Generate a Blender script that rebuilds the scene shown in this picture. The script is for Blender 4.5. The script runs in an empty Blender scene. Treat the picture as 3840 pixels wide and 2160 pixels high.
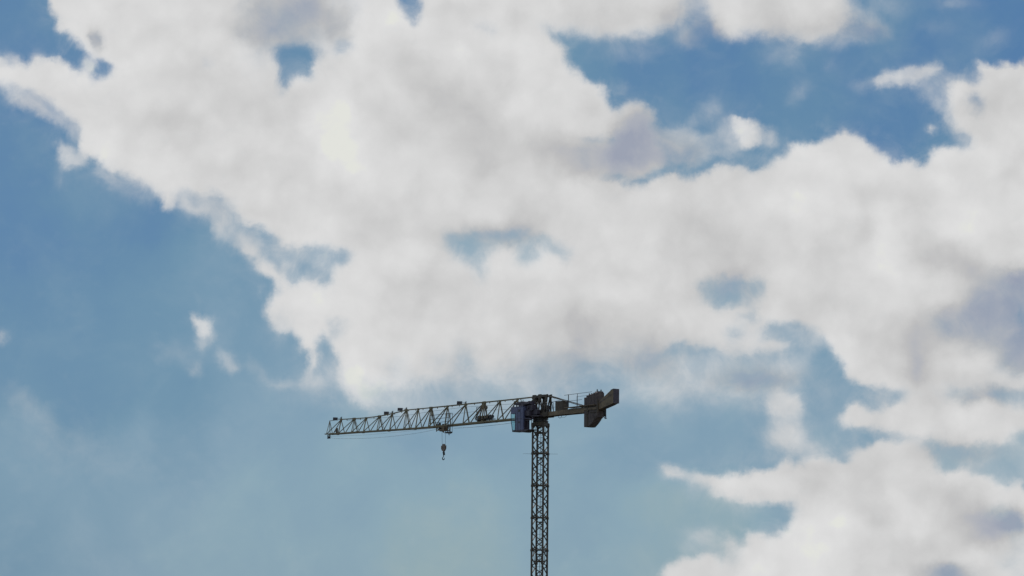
import bpy, math, random
import numpy as np
from mathutils import Vector, Matrix
R = math.radians
random.seed(7)
scene = bpy.context.scene
col = scene.collection

# ------------------------------------------------------------------ camera, exposure
cam_d = bpy.data.cameras.new('camera'); cam = bpy.data.objects.new('camera', cam_d); col.objects.link(cam)
cam_d.sensor_width = 36.0; cam_d.lens = 93.75; cam_d.clip_start = 0.1; cam_d.clip_end = 20000
PITCH, ROLL = R(7.6), R(0.6)
cam.matrix_world = Matrix.Translation((0, 0, 1.6)) @ Matrix.Rotation(R(90) + PITCH, 4, 'X') @ Matrix.Rotation(ROLL, 4, 'Z')
scene.camera = cam
scene.view_settings.view_transform = 'Standard'; scene.view_settings.look = 'None'
scene.view_settings.exposure = 0.0; scene.view_settings.gamma = 1.0

# ------------------------------------------------------------------ sun
SUN_EL, SUN_AZ = R(52), R(-28)          # behind the crane, up among the clouds
sd = bpy.data.lights.new('sun', 'SUN'); sd.energy = 2.0; sd.angle = R(0.5); sd.color = (1.0, 0.95, 0.87)
so = bpy.data.objects.new('sun', sd); col.objects.link(so)
tosun = Vector((math.sin(SUN_AZ)*math.cos(SUN_EL), math.cos(SUN_AZ)*math.cos(SUN_EL), math.sin(SUN_EL)))
so.rotation_euler = tosun.to_track_quat('Z', 'Y').to_euler()
so.location = (0, 0, 90)

# ------------------------------------------------------------------ sky: cloud shapes in degrees of azimuth and elevation
# (field, value, edge softness in degrees, outline) / -1: soft ellipse [az, el, rx, ry, turn] / -3: a reading of the clear blue
SKY_SHAPES = [
('cover',1,.04,[-10.18,13.79,-10.17,13.45,-10.13,13.29,-10.01,13.15,-9.88,13.05,-9.95,12.83,-9.91,12.74,-9.75,12.75,-9.66,12.64,-9.49,12.57,-9.45,12.46,-9.28,12.35,-9.31,12.3,-9.33,12.13,-9.44,11.9,-9.59,11.88,-9.7,12.09,-9.87,12.16,-10.07,12.2,-10.24,12.19,-10.3,12.28,-10.34,12.33,-10.52,12.21,-10.54,12.1,-10.67,12.05,-10.77,12.2,-10.88,12.25,-11.14,12.21,-11.47,12.18,-11.45,11.71,-11.11,11.63,-10.58,11.51,-9.98,11.31,-9.78,11.16,-9.63,10.97,-9.4,10.81,-9.34,10.67,-9.42,10.47,-9.38,10.28,-9.15,10.18,-8.93,10.16,-8.67,9.91,-8.23,9.7,-7.95,9.62,-7.66,9.49,-7.4,9.05,-7.28,9.14,-7.18,9.5,-6.95,9.46,-6.53,9.53,-6.24,9.46,-6.06,9.12,-5.94,8.84,-5.33,8.74,-5.06,8.46,-4.8,8.27,-4.46,8.34,-4.03,8.39,-3.56,8.35,-3.55,8.22,-3.77,8.04,-3.93,8,-3.97,7.75,-4.02,7.55,-4.16,7.63,-4.31,7.72,-4.6,7.74,-4.62,7.6,-4.82,7.59,-4.88,7.79,-5.14,7.97,-5.31,8.07,-5.46,8.19,-5.54,8.02,-5.41,7.84,-5.13,7.7,-5.01,7.47,-5.07,7.36,-5.24,7.13,-5.28,6.96,-5.11,6.85,-5,6.62,-4.71,6.6,-4.6,6.49,-4.51,6.21,-4.36,6.16,-4.33,5.81,-4.44,5.62,-4.4,5.45,-4.17,5.45,-4.18,5.82,-4.2,6.45,-4.13,6.54,-3.93,6.5,-3.88,6.23,-3.76,6.02,-3.69,5.49,-3.48,5.15,-3.24,4.98,-2.96,4.97,-2.73,5.16,-2.5,5.34,-2.05,5.46,-1.53,5.52,-1.01,5.5,-.32,5.53,.48,5.6,1,5.78,1.34,5.98,1.97,6.04,2.61,5.99,2.78,6.19,3.35,6.36,3.7,6.42,4.21,6.31,4.61,6.22,5.07,6.2,5.41,6.25,5.42,6.54,5.36,6.8,6.1,6.91,6.38,6.81,6.66,6.61,6.8,6.36,7.05,5.99,7.26,5.6,7.84,5.47,8.14,5.51,8.32,5.43,8.26,5.23,7.83,4.97,7.75,4.93,7.61,5.06,7.44,5.16,7.22,5.06,7.05,4.87,7.13,4.72,7.38,4.59,8.25,4.47,8.69,4.35,9.19,4.25,9.92,4.25,10.47,4.29,10.7,4.4,10.92,4.57,11.25,4.65,11.38,12.33,10.44,12.34,10.1,12.34,10.02,12.29,10.1,12.22,10.16,12.1,9.93,11.91,9.53,11.98,9.3,11.84,9.36,11.51,9.27,11.37,9.35,11.16,9.43,10.96,9.75,10.88,9.89,10.74,9.86,10.58,9.66,10.52,9.52,10.58,9.27,10.62,9.04,10.42,9.01,10.23,8.81,10.23,8.67,10.34,8.5,10.35,8.36,10.24,8.19,10.24,8.02,10.41,7.79,10.64,7.59,10.78,7.31,10.92,7.08,10.96,6.85,10.82,6.51,10.71,6.31,10.77,6.08,10.75,5.82,10.46,5.6,10.21,5.31,10.1,5.08,10.13,4.96,10.24,4.62,10.26,4.33,10.19,4.04,10.02,3.78,9.98,3.57,10.08,3.34,10.05,2.99,9.91,2.76,9.79,2.53,9.85,2.18,9.99,1.78,10.02,1.54,10.25,1.39,10.59,1.6,10.73,2.12,10.82,2.32,10.93,2.38,11.11,2.32,11.36,2.23,11.5,2.13,11.58,2,11.8,1.96,12,1.84,12.08,1.69,12,1.61,12,1.46,12.2,1.31,12.28,1.12,12.37,1.08,12.62,.99,12.79,.81,12.95,.59,13.1,.35,13.26,-.18,13.42,-.19,14.1]),
('cover',1,.14,[-1.95,14.08,7.3,14.07,7.3,13.73,7.37,13.59,7.37,13.17,7.18,12.99,6.75,12.88,6.03,12.96,5.66,13,5.05,13.05,4.76,12.98,4.35,13.08,4.18,13.21,4.09,13.66,3.97,13.89,3.68,13.66,3.57,13.27,3.16,13.11,2.73,13.03,2.17,12.98,1.81,12.99,1.57,13.11,.99,13.16,.59,13.1,-.18,13.08,-1.94,13.4]),
('cover',.35,.09,[3.86,14.11,4.06,14.11,4.15,13.49,4.21,13.09,4.06,12.81,3.68,12.84,3.51,13.04,3.74,13.43]),
('cover',.42,.1,[7.4,13.84,7.54,13.5,7.8,13.41,8.03,13.32,8.23,13.01,7.91,12.9,7.45,12.8,6.93,12.75,7.17,13.06,7.34,13.39]),
('cover',.62,.06,[-11.45,11.65,-11.11,11.59,-10.58,11.5,-10.03,11.33,-9.78,11.16,-9.61,10.94,-9.87,10.9,-10.25,10.97,-10.54,11.07,-10.88,11.3,-11.45,11.71]),
('cover',.5,.06,[-10.03,11.39,-9.68,11.12,-9.39,10.79,-9.34,10.65,-9.44,10.48,-9.61,10.56,-9.73,10.84,-9.96,10.99,-10.14,11.16]),
('cover',.68,.05,[-9.88,10.6,-9.72,10.44,-9.55,10.42,-9.37,10.26,-9.11,10.17,-9.36,10.05,-9.71,9.95,-9.81,10.12,-9.87,10.38]),
('cover',.2,.08,[-9.85,10.15,-9.75,10.16,-9.69,9.6,-9.77,9.42,-9.85,9.65]),
('cover',.3,.11,[-9.03,10.13,-8.62,9.92,-8.1,9.65,-7.87,9.49,-7.64,9.39,-7.86,9.26,-8.32,9.39,-8.78,9.57,-9.02,9.85]),
('cover',.5,.07,[-7.33,9.51,-6.5,9.56,-6.21,9.31,-5.96,8.81,-5.44,8.59,-5.32,8.43,-5.43,8.25,-5.66,8.25,-5.89,8.3,-6.24,8.52,-6.39,8.8,-6.48,8.97,-6.94,9.01,-7.06,9.18,-7.23,9.11]),
('cover',.8,-1,[-6.39,8.73,.08,.24,15,1]),
('cover',.95,.04,[-5.46,8.25,-5.32,8.17,-5.08,7.95,-4.88,7.75,-4.81,7.5,-4.96,7.43,-5.08,7.69,-5.31,7.91,-5.49,8.11]),
('cover',.9,-1,[-6.86,9.21,.23,.15,0,1]),
('cover',.9,-1,[-5.72,8.27,.24,.13,-30,1]),
('cover',.45,-1,[-6.81,9.27,.17,.09,-30,1]),
('cover',.5,-1,[-6.26,9.28,.15,.13,0,1]),
('cover',.4,-1,[-6.19,8.69,.09,.17,0,1]),
('cover',.38,.08,[-5.33,8.7,-4.98,8.43,-4.57,8.36,-4,8.4,-3.56,8.34,-3.56,8.21,-3.77,8.06,-3.92,8,-3.97,7.71,-4.02,7.54,-4.18,7.64,-4.31,7.72,-4.6,7.74,-4.73,7.59,-4.82,7.67,-4.89,7.86,-5.2,8.06,-5.32,8.2]),
('cover',.85,-1,[-4.88,7.98,.07,.09,0,1]),
('cover',.1,-1,[-4.36,7.9,.23,.15,-20,1]),
('cover',.12,.05,[-4.19,6.46,-4.13,6.53,-3.94,6.48,-3.88,6.19,-3.89,5.77,-4.09,5.78,-4.18,6.11]),
('cover',.55,.05,[-3.9,6.87,-3.66,6.87,-3.66,6.54,-3.78,6.46,-3.9,6.54]),
('cover',.55,.06,[-3.89,6.06,-3.77,6,-3.7,5.72,-3.63,5.49,-3.77,5.46,-3.89,5.71]),
('cover',.7,-1,[-4.94,6.81,.17,.15,-20,1]),
('cover',.1,.04,[-9.16,12.21,-8.91,12.26,-8.79,12.15,-8.73,12.01,-8.84,11.87,-9.01,11.8,-9.18,11.77,-9.32,11.82,-9.22,11.94,-9.19,12.11]),
('cover',.6,.06,[-9.34,12.35,-9.17,12.28,-9.16,12.11,-9.3,11.93,-9.44,11.87,-9.38,12.04]),
('cover',.55,.05,[-9.15,12.72,-9.01,12.76,-9.06,12.53,-9.2,12.47]),
('cover',.75,-1,[-6.75,12.29,.09,.07,0,1]),
('cover',.86,.15,[-6,13.8,-6.07,13.29,-6.12,12.84,-5.77,12.65,-5.3,12.61,-4.72,12.65,-4.26,12.61,-3.73,12.61,-3.61,12.74,-3.51,13.08,-3.4,13.48,-3.2,13.88]),
('cover',.45,-1,[-4.78,12.65,.46,.29,0,1]),
('cover',.02,.05,[-5.32,12.66,-5.26,12.3,-5.19,11.86,-5.12,11.7,-4.98,11.78,-4.88,11.9,-4.69,12,-4.43,11.98,-4.38,12.24,-4.28,12.5,-4.26,12.68,-4.84,12.73,-5.07,12.73]),
('cover',.35,-1,[-3.72,12.72,.13,.13,0,1]),
('cover',.72,-1,[-5.66,12.96,.34,.52,0,1]),
('cover',.68,-1,[-5.09,13.32,.4,.34,0,1]),
('cover',.08,.04,[-2.65,13.95,-2.54,13.51,-2.38,13.42,-2.25,13.26,-2.12,13.33,-2.03,13.57,-2,13.96]),
('cover',.7,.05,[-.88,13.27,-.44,13.25,-.46,13.07,-.59,13.09,-.76,13.19]),
('cover',.4,.06,[-1.52,8.8,-1.29,8.83,-.42,8.81,.22,8.82,.74,8.7,1.25,8.48,1.28,8.31,1.14,8.22,1.06,8.25,.97,8.31,.83,8.34,.65,8.39,.62,8.21,.49,8.16,.25,8.16,.17,8.27,-.01,8.44,-.07,8.55,-.22,8.43,-.45,8.35,-.61,8.26,-.67,8.18,-.59,7.95,-.58,7.71,-.72,7.69,-.84,7.89,-1.02,8.12,-1.19,8.31,-1.4,8.39,-1.52,8.59]),
('cover',.22,-1,[-1.02,8.48,.26,.23,0,1]),
('cover',.28,-1,[.37,8.29,.22,.16,0,1]),
('cover',.66,-1,[.66,8.55,.1,.13,0,1]),
('cover',.38,.05,[3.95,7.78,4.18,7.83,4.75,7.86,5.38,7.83,5.44,7.58,5.24,7.41,5.25,7.16,5.34,6.98,5.16,6.92,5.01,6.96,4.87,7.1,5.12,7.14,5.11,7.28,4.87,7.34,4.61,7.24,4.53,7.18,4.36,7.3,4.21,7.44,4.15,7.58]),
('cover',.25,-1,[4.61,7.45,.34,.15,0,1]),
('cover',.42,-1,[4.87,6.65,.19,.19,-20,1]),
('cover',.5,-1,[5.59,6.74,.23,.14,0,1]),
('cover',.55,.09,[3,11.11,3.22,11.04,3.46,11.06,3.92,10.93,4.21,10.82,4.62,11.05,4.73,10.7,4.85,10.42,4.5,10.42,4.04,10.31,3.69,10.14,3.34,10.14,3.11,10.37,2.99,10.71]),
('cover',.97,.06,[2.32,11.39,2.45,11.58,2.74,11.62,2.88,11.49,3,11.32,3.03,10.94,3.17,10.59,3.34,10.37,3.17,10.14,2.76,9.91,2.36,10.02,1.6,10.07,1.39,10.59,1.6,10.7,2.29,10.82]),
('cover',.9,.03,[4.67,11.24,4.96,11.25,5.13,11.29,5.33,11.14,5.42,10.98,5.37,10.76,5.08,10.63,4.9,10.67,4.74,10.93]),
('cover',.4,.08,[4.5,11.22,4.73,11.27,4.79,10.82,4.96,10.59,4.62,10.48,4.21,10.54,4.15,10.76,4.38,10.99]),
('cover',.5,.07,[5.37,11.1,5.6,11.09,5.74,10.8,5.65,10.58,5.42,10.67]),
('cover',.15,-1,[5.08,10.36,.34,.15,0,1]),
('cover',.15,-1,[3.63,10.19,.23,.09,0,1]),
('cover',.55,-1,[3.69,10.88,.21,.13,0,1]),
('cover',.45,-1,[3.92,11.16,.08,.06,0,1]),
('cover',.72,.05,[7.8,12.04,8.03,12.16,8.26,12.13,8.35,12.31,8.6,12.29,9,12.33,9.2,12.38,9.37,12.18,9,12.05,8.74,11.94,8.63,11.9,8.31,11.92,8.03,11.84,7.8,11.87]),
('cover',.28,.07,[7.32,11.94,7.77,12.04,7.8,11.82,7.54,11.77]),
('cover',.35,.07,[8.74,11.91,9.02,12.02,9.42,12.12,9.93,12.11,10.16,12.21,10.04,11.88,9.59,11.95,9.36,11.84,9.39,11.45,9.16,11.4,8.88,11.63]),
('cover',.4,.07,[9.16,11.54,9.39,11.48,9.52,11.17,9.58,10.89,9.35,10.92,9.3,11.28]),
('cover',.85,.03,[8.99,11.15,9.04,11.09,9.18,11.06,9.15,10.92,9.01,10.94]),
('cover',.6,.06,[9.75,11.55,9.98,11.63,10.15,11.54,10.14,11.32,9.86,11.33]),
('cover',.3,-1,[10.01,11.58,.08,.07,0,1]),
('cover',.2,-1,[6.2,11.81,.26,.17,40,1]),
('cover',.16,-1,[6.95,12.39,.14,.14,0,1]),
('cover',.22,-1,[8.19,13.63,.34,.17,0,1]),
('cover',.25,-1,[9.61,13.61,.4,.11,0,1]),
('cover',.2,-1,[2.33,11.9,.13,.08,0,1]),
('cover',.3,-1,[4.35,11.35,.23,.23,0,1]),
('cover',.14,-1,[10.45,12.85,.29,.13,20,1]),
('cover',.12,-1,[9.21,13.13,.23,.13,0,1]),
('cover',.3,-1,[5.83,12.63,.34,.19,0,1]),
('cover',.18,-1,[2.44,12.71,.69,.19,0,1]),
('cover',.3,-1,[-10.97,12.16,.17,.11,0,1]),
('cover',.35,-1,[-10.27,12.28,.08,.09,0,1]),
('cover',.5,.07,[9.44,10.92,9.75,10.88,9.88,10.77,9.85,10.57,9.69,10.55,9.57,10.72]),
('cover',.82,.03,[-6.83,6.97,-6.71,6.9,-6.63,6.83,-6.52,6.87,-6.46,6.79,-6.48,6.54,-6.62,6.46,-6.76,6.49,-6.81,6.7,-6.9,6.84]),
('cover',.45,.05,[-6.87,6.47,-6.65,6.45,-6.39,6.57,-6.33,6.34,-6.56,6.36,-6.64,6.17,-6.81,6.19]),
('cover',.55,.06,[-6.33,6.12,-5.98,5.98,-5.87,5.84,-5.89,5.67,-6.03,5.73,-6.29,5.92]),
('cover',.34,-1,[-6.83,5.79,.14,.19,0,1]),
('cover',.15,-1,[-7.26,6.09,.29,.15,0,1]),
('cover',.5,-1,[-4.86,5.51,.23,.09,0,1]),
('cover',.3,-1,[-5.26,5.63,.14,.08,-30,1]),
('cover',.25,-1,[-5.55,5.8,.1,.09,0,1]),
('cover',.12,-1,[-7.68,6.25,.14,.08,0,1]),
('cover',.6,-1,[-10.91,6.35,.08,.11,0,1]),
('cover',.25,-1,[-5.41,7.4,.13,.07,-30,1]),
('cover',.3,-1,[-4.11,5.42,.4,.34,0,1]),
('cover',.55,-1,[-4.14,5.48,.29,.15,0,1]),
('cover',.26,-1,[-10.35,4.95,.4,.17,-35,1]),
('cover',.24,-1,[-9.97,4.62,.46,.17,-35,1]),
('cover',.12,-1,[-9.17,4.02,1.38,.46,-15,1]),
('cover',.5,.19,[-3.53,5.15,-2.84,4.93,-2.04,5.17,-.89,5.18,.25,5.37,1.17,5.61,1.51,5.95,1.17,6.12,-.1,5.77,-1.82,5.63,-2.97,5.5]),
('cover',.42,.17,[2.38,6.07,2.89,6.3,3.47,6.25,4.27,6.2,4.84,6.2,5.53,6.2,6.16,6.2,6.44,5.68,5.98,5.4,5.41,5.4,4.96,5.57,4.21,5.57,3.7,5.28,3.01,5.39,2.78,5.79]),
('cover',.5,.34,[-.1,5.88,1.05,6.18,2.78,6.19,4.5,6.14,6.21,5.91,6.32,5.23,5.07,5.17,3.36,5.11,2.21,5.33,1.06,5.43,.37,5.31]),
('cover',.42,.29,[-3.08,5.16,-1.82,5.4,-.09,5.54,.94,5.55,.49,5.03,-1.24,4.95,-2.67,4.82]),
('cover',.25,-1,[-1.82,5.29,.52,.19,0,1]),
('cover',.28,-1,[-.21,5.31,.34,.23,0,1]),
('cover',.08,-1,[2.03,5.56,.52,.26,0,1]),
('cover',.45,-1,[-.99,5.96,.23,.34,20,1]),
('cover',.7,-1,[-1.6,6.03,.17,.17,0,1]),
('cover',.7,-1,[-2.46,5.85,.23,.19,0,1]),
('cover',.6,-1,[3.12,5.96,.25,.14,0,1]),
('cover',.62,-1,[2.49,6.13,.29,.17,0,1]),
('cover',.34,.06,[5.39,6.81,5.73,6.87,6.1,6.91,6.38,6.81,6.63,6.61,6.77,6.39,6.55,6.3,6.38,5.99,6.24,6.11,6.09,6.33,5.84,6.54,5.47,6.56]),
('cover',.9,.07,[5.24,6.56,5.47,6.53,5.81,6.54,5.95,6.42,5.9,6.28,5.53,6.21,5.13,6.25]),
('cover',.12,.06,[6.29,5.68,7.11,5.63,7.39,5.54,7.72,5.44,7.84,5.4,7.72,5.26,7.64,5.15,7.44,5.15,7.25,5.09,7.05,4.89,7.13,4.67,7.38,4.54,7.83,4.51,7.8,4.37,7.55,4.2,7.38,4.06,7.27,3.89,7.1,3.86,6.96,3.88,6.87,4.01,6.68,4.17,6.51,4.44,6.34,4.92,6.27,5.2,6.03,5.34]),
('cover',.35,.05,[7.72,5.43,7.84,5.4,8.23,5.51,8.51,5.51,8.54,5.34,8.28,5.26,8,5.12,7.83,4.94,7.75,4.92,7.64,5.12]),
('cover',.42,.06,[7.77,4.53,8.25,4.47,8.26,4.41,7.8,4.36]),
('cover',.85,.08,[5.77,5.45,5.89,5.34,6.03,5.32,6.23,5.2,6.27,5.03,6.26,4.86,5.98,4.81,5.67,4.84,5.51,5,5.54,5.26,5.64,5.4]),
('cover',.7,.15,[5.67,4.86,6.23,4.81,6.34,4.64,6.43,4.38,6.71,4.16,6.82,3.93,6.42,3.99,6.23,3.88,6.09,3.88,5.95,4.16,5.64,4.35,5.55,4.61]),
('cover',.74,-1,[5.83,4.44,.34,.23,0,1]),
('cover',.15,-1,[5.47,3.99,.34,.17,0,1]),
('cover',.4,.07,[8.71,4.34,9.22,4.26,9.78,4.24,10.47,4.28,10.69,4.44,11.05,4.6,11.03,3.32,10.83,3.52,10.72,3.53,10.59,3.38,10.45,3.41,10.18,3.57,9.82,3.63,9.63,3.76,9.47,3.71,9.19,3.7,9.08,3.83,9.02,4.05,8.89,4.22]),
('cover',.22,-1,[10.6,3.82,.34,.29,0,1]),
('cover',.28,-1,[9.22,3.99,.29,.23,0,1]),
('cover',.45,-1,[9.73,5.39,.34,.15,0,1]),
('cover',.38,.07,[10.23,5.5,10.51,5.44,11.06,5.38,11.06,5.05,10.78,5.02,10.56,5.11,10.31,5.25]),
('cover',1,.04,[3.93,3.61,4.19,3.56,4.61,3.59,5.03,3.67,5.38,3.74,5.52,3.73,5.72,3.76,5.78,3.88,5.86,3.93,5.97,3.88,6.03,3.76,6.14,3.79,6.37,3.93,6.57,3.99,6.87,3.91,7.1,3.85,7.27,3.88,7.38,4.08,7.55,4.19,7.83,4.33,8.25,4.37,8.63,4.35,8.83,4.27,9.03,4.05,9.08,3.83,9.21,3.7,9.46,3.71,9.63,3.76,9.82,3.63,10.18,3.57,10.45,3.4,10.59,3.38,10.73,3.52,10.84,3.52,10.9,3.32,11.23,3.25,11.2,1.19,3.14,1.13,3.24,1.52,3.29,1.67,3.34,1.72,3.6,1.75,3.74,1.86,4.02,1.84,4.24,1.92,4.36,1.92,4.53,1.81,4.57,2.04,4.59,2.32,4.7,2.29,4.98,2.1,5.03,2.3,5.17,2.41,5.37,2.42,5.46,2.3,5.58,2.3,5.63,2.41,5.88,2.44,5.94,2.52,5.88,2.61,6.02,2.72,6.08,2.86,6.06,2.95,5.72,2.95,5.41,2.96,5.07,2.98,4.75,3.05,4.36,3.16,4.24,3.33,4.04,3.45]),
('cover',.85,.07,[3.14,3.78,3.36,3.74,3.62,3.74,3.96,3.61,4.27,3.52,4.3,3.32,3.99,3.39,3.76,3.51,3.53,3.57,3.22,3.51]),
('cover',.4,.13,[3.59,3.51,4.04,3.34,4.5,3.06,5.29,2.9,5.8,2.87,5.63,2.79,4.84,2.87,4.16,3.12,3.7,3.34]),
('cover',.62,-1,[4.76,1.99,.19,.23,0,1]),
('cover',.4,-1,[4.16,2.27,.34,.23,0,1]),
('cover',.4,-1,[5.97,2.82,.11,.07,0,1]),
('cover',.6,.09,[10.09,2.99,10.48,3.02,10.75,2.82,11.02,2.74,11.01,1.94,10.74,2.07,10.55,2.35,10.42,2.63,10.14,2.77]),
('cover',.6,-1,[9.33,1.54,.52,.19,0,1]),
('cover',.68,-1,[10.6,1.88,.23,.19,0,1]),
('cover',.8,.08,[10.65,1.82,11.01,2.07,11,1.38,10.7,1.38]),
('cover',.8,.13,[9.82,7.6,10.19,7.93,10.69,7.93,11.31,8.03,11.27,5.75,10.66,5.75,10.35,6.11,9.94,6.31,9.3,6.4,9.17,6.82,9.25,7.02,9.67,7.1,9.76,7.37]),
('cover',.25,-1,[10.97,7.01,.17,.29,0,1]),
('cover',.62,-1,[9.39,6.8,.29,.23,0,1]),
('cover',.6,-1,[10.72,5.83,.29,.17,0,1]),
('tone',.74,-2,[]),
('tone',.84,-1,[-9.28,12.82,.86,.63,0,1]),
('tone',.86,-1,[-9.09,12.05,.69,.34,0,1]),
('tone',.99,-1,[-8.18,11.47,.43,.23,0,1]),
('tone',.85,-1,[-8.67,11.56,.63,.34,0,1]),
('tone',.72,-1,[-8.89,11.29,.34,.17,0,1]),
('tone',.86,-1,[-8.99,10.64,.4,.46,0,1]),
('tone',.85,-1,[-7.89,10.06,.63,.34,0,1]),
('tone',.58,-1,[-7.17,11.1,.63,.63,0,1]),
('tone',.55,-1,[-6.91,11.96,.34,.34,0,1]),
('tone',.62,-1,[-6.11,10,.63,.34,0,1]),
('tone',.55,-1,[-5.33,11.16,.4,.23,0,1]),
('tone',.62,-1,[-5.97,11.48,.69,.34,0,1]),
('tone',.85,-1,[-5.82,12.34,.29,.52,0,1]),
('tone',.8,-1,[-7.17,13.25,.8,.34,0,1]),
('tone',.85,-1,[-3.44,12.4,.29,.46,0,1]),
('tone',.99,-1,[-3.47,12.49,.15,.15,0,1]),
('tone',.9,-1,[-3.86,11.65,.34,.4,0,1]),
('tone',.99,-1,[-3.84,11.48,.14,.15,0,1]),
('tone',.55,-1,[-4.17,12.36,.15,.17,0,1]),
('tone',.82,-1,[-2.93,13.38,.46,.34,0,1]),
('tone',.52,-1,[-2.24,12.17,.34,.46,0,1]),
('tone',.57,-1,[-1.91,11.86,.63,.34,0,1]),
('tone',.4,-1,[-.89,11.31,.52,.69,0,1]),
('tone',.5,-1,[-1.21,11.7,.74,.34,0,1]),
('tone',.56,-1,[-1.31,10.56,.8,.74,0,1]),
('tone',.5,-1,[-.61,10.34,.52,.46,0,1]),
('tone',.86,-1,[-1.22,12.67,.52,.4,0,1]),
('tone',.99,-1,[-1.15,12.63,.14,.14,0,1]),
('tone',.85,-1,[-.29,12.85,.46,.29,0,1]),
('tone',.86,-1,[.25,11.44,.34,.34,0,1]),
('tone',.55,-1,[-.28,12.28,.29,.19,0,1]),
('tone',.72,-1,[-2.77,10.99,.92,.8,0,1]),
('tone',.9,-1,[-3.75,10.52,.86,.69,0,1]),
('tone',.99,-1,[-3.75,10.63,.46,.52,0,1]),
('tone',.99,-1,[-4.07,10.28,.29,.23,0,1]),
('tone',.75,-1,[-5.08,10.26,.57,.34,0,1]),
('tone',.5,-1,[.05,13.4,.23,.13,0,1]),
('tone',.6,-1,[-1.35,13.58,.63,.13,0,1]),
('tone',.62,-1,[2.16,13.49,1.15,.29,0,1]),
('tone',.48,-1,[3.45,13.44,.34,.34,0,1]),
('tone',.55,-1,[5.66,13.42,.52,.4,0,1]),
('tone',.5,-1,[6.13,13.13,.69,.17,0,1]),
('tone',.5,-1,[7.11,13.23,.29,.34,0,1]),
('tone',.5,-1,[1.74,11.39,.29,.23,0,1]),
('tone',.85,-1,[1.3,12.01,.34,.29,0,1]),
('tone',.45,-1,[1.02,10.59,.69,.4,0,1]),
('tone',.42,-1,[1.43,10.3,.52,.34,0,1]),
('tone',.8,-1,[2,11.1,.23,.19,0,1]),
('tone',.7,-1,[5.42,11.04,.34,.29,0,1]),
('tone',.95,-1,[5.02,10.99,.23,.19,0,1]),
('tone',.58,-1,[.21,9.26,.63,.29,0,1]),
('tone',.55,-1,[.45,9.04,.69,.17,0,1]),
('tone',.62,-1,[-2.57,9.17,.97,.4,0,1]),
('tone',.6,-1,[-2.73,8.71,.52,.23,0,1]),
('tone',.58,-1,[-1.91,7.78,.34,.29,0,1]),
('tone',.56,-1,[-1.51,8.15,.23,.23,0,1]),
('tone',.85,-1,[-2.9,8.02,.63,.34,0,1]),
('tone',.85,-1,[-2.09,8.26,.29,.23,0,1]),
('tone',.99,-1,[-3.34,7.3,.19,.23,0,1]),
('tone',.86,-1,[-3.35,7.38,.52,.34,0,1]),
('tone',.86,-1,[-4.21,7.31,.57,.52,0,1]),
('tone',.85,-1,[-4.44,7.59,.23,.17,0,1]),
('tone',.68,-1,[-2.43,7.51,.52,.34,0,1]),
('tone',.63,-1,[-.98,7.25,.63,.34,0,1]),
('tone',.82,-1,[.69,7.95,.69,.29,0,1]),
('tone',.9,-1,[1.1,7.5,.17,.15,0,1]),
('tone',.8,-1,[3,7.45,.34,.23,0,1]),
('tone',.82,-1,[2.88,9.05,.57,.29,0,1]),
('tone',.45,-1,[4.44,8.48,.69,.4,0,1]),
('tone',.55,-1,[4.44,8.48,1.09,.52,0,1]),
('tone',.6,-1,[3.52,8.25,.23,.15,0,1]),
('tone',.5,-1,[1.85,6.93,.86,.34,0,1]),
('tone',.42,-1,[1.22,6.35,.8,.46,0,1]),
('tone',.4,-1,[2.89,6.53,.4,.29,0,1]),
('tone',.46,-1,[.71,5.89,.63,.29,0,1]),
('tone',.5,-1,[.07,6.05,.52,.34,0,1]),
('tone',.82,-1,[-2.7,6.53,1.15,.34,0,1]),
('tone',.88,-1,[-3.31,5.49,.34,.46,0,1]),
('tone',.95,-1,[-3.05,5.21,.34,.25,0,1]),
('tone',.5,-1,[4.04,6.37,.4,.17,0,1]),
('tone',.5,-1,[2.66,6.02,.34,.17,0,1]),
('tone',.85,-1,[7.09,10.34,.92,.29,0,1]),
('tone',.85,-1,[6.23,9.56,.69,.23,0,1]),
('tone',.56,-1,[8.68,9.53,.46,.17,0,1]),
('tone',.62,-1,[7.94,9.65,.69,.17,0,1]),
('tone',.88,-1,[9.66,10.53,.63,.29,0,1]),
('tone',.99,-1,[10.25,10.35,.34,.29,0,1]),
('tone',.99,-1,[9.34,9.94,.15,.15,0,1]),
('tone',.88,-1,[10.79,10.84,.4,.4,0,1]),
('tone',.55,-1,[9.89,11.42,.4,.17,0,1]),
('tone',.62,-1,[10.57,11.52,.34,.23,0,1]),
('tone',.5,-1,[7.6,8.98,.15,.19,0,1]),
('tone',.9,-1,[8.05,8.74,.34,.52,0,1]),
('tone',.99,-1,[8.05,8.55,.14,.46,25,1]),
('tone',.99,-1,[9.87,9.23,.17,.14,0,1]),
('tone',.88,-1,[9.86,8.83,.52,.34,0,1]),
('tone',.45,-1,[9.4,8.27,.69,.29,-20,1]),
('tone',.42,-1,[9.85,7.99,.63,.23,-20,1]),
('tone',.7,-1,[9.4,7.6,.4,.14,-20,1]),
('tone',.62,-1,[7.48,8.47,.23,.29,0,1]),
('tone',.88,-1,[8.38,7.89,.63,.14,-25,1]),
('tone',.5,-1,[8.2,6.59,.63,.52,0,1]),
('tone',.45,-1,[8.88,6.53,.34,.46,0,1]),
('tone',.45,-1,[9.39,7.09,.29,.15,20,1]),
('tone',.38,-1,[8.65,5.9,.29,.34,0,1]),
('tone',.82,-1,[7.01,6.65,.34,.63,20,1]),
('tone',.6,-1,[9.82,5.67,.63,.17,0,1]),
('tone',.7,-1,[6.22,7.11,.46,.29,0,1]),
('tone',.7,-1,[7.91,5,1.49,.23,0,1]),
('tone',.6,-1,[9.03,5.28,.52,.23,0,1]),
('tone',.74,-1,[5.81,5.11,.34,.29,0,1]),
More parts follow.
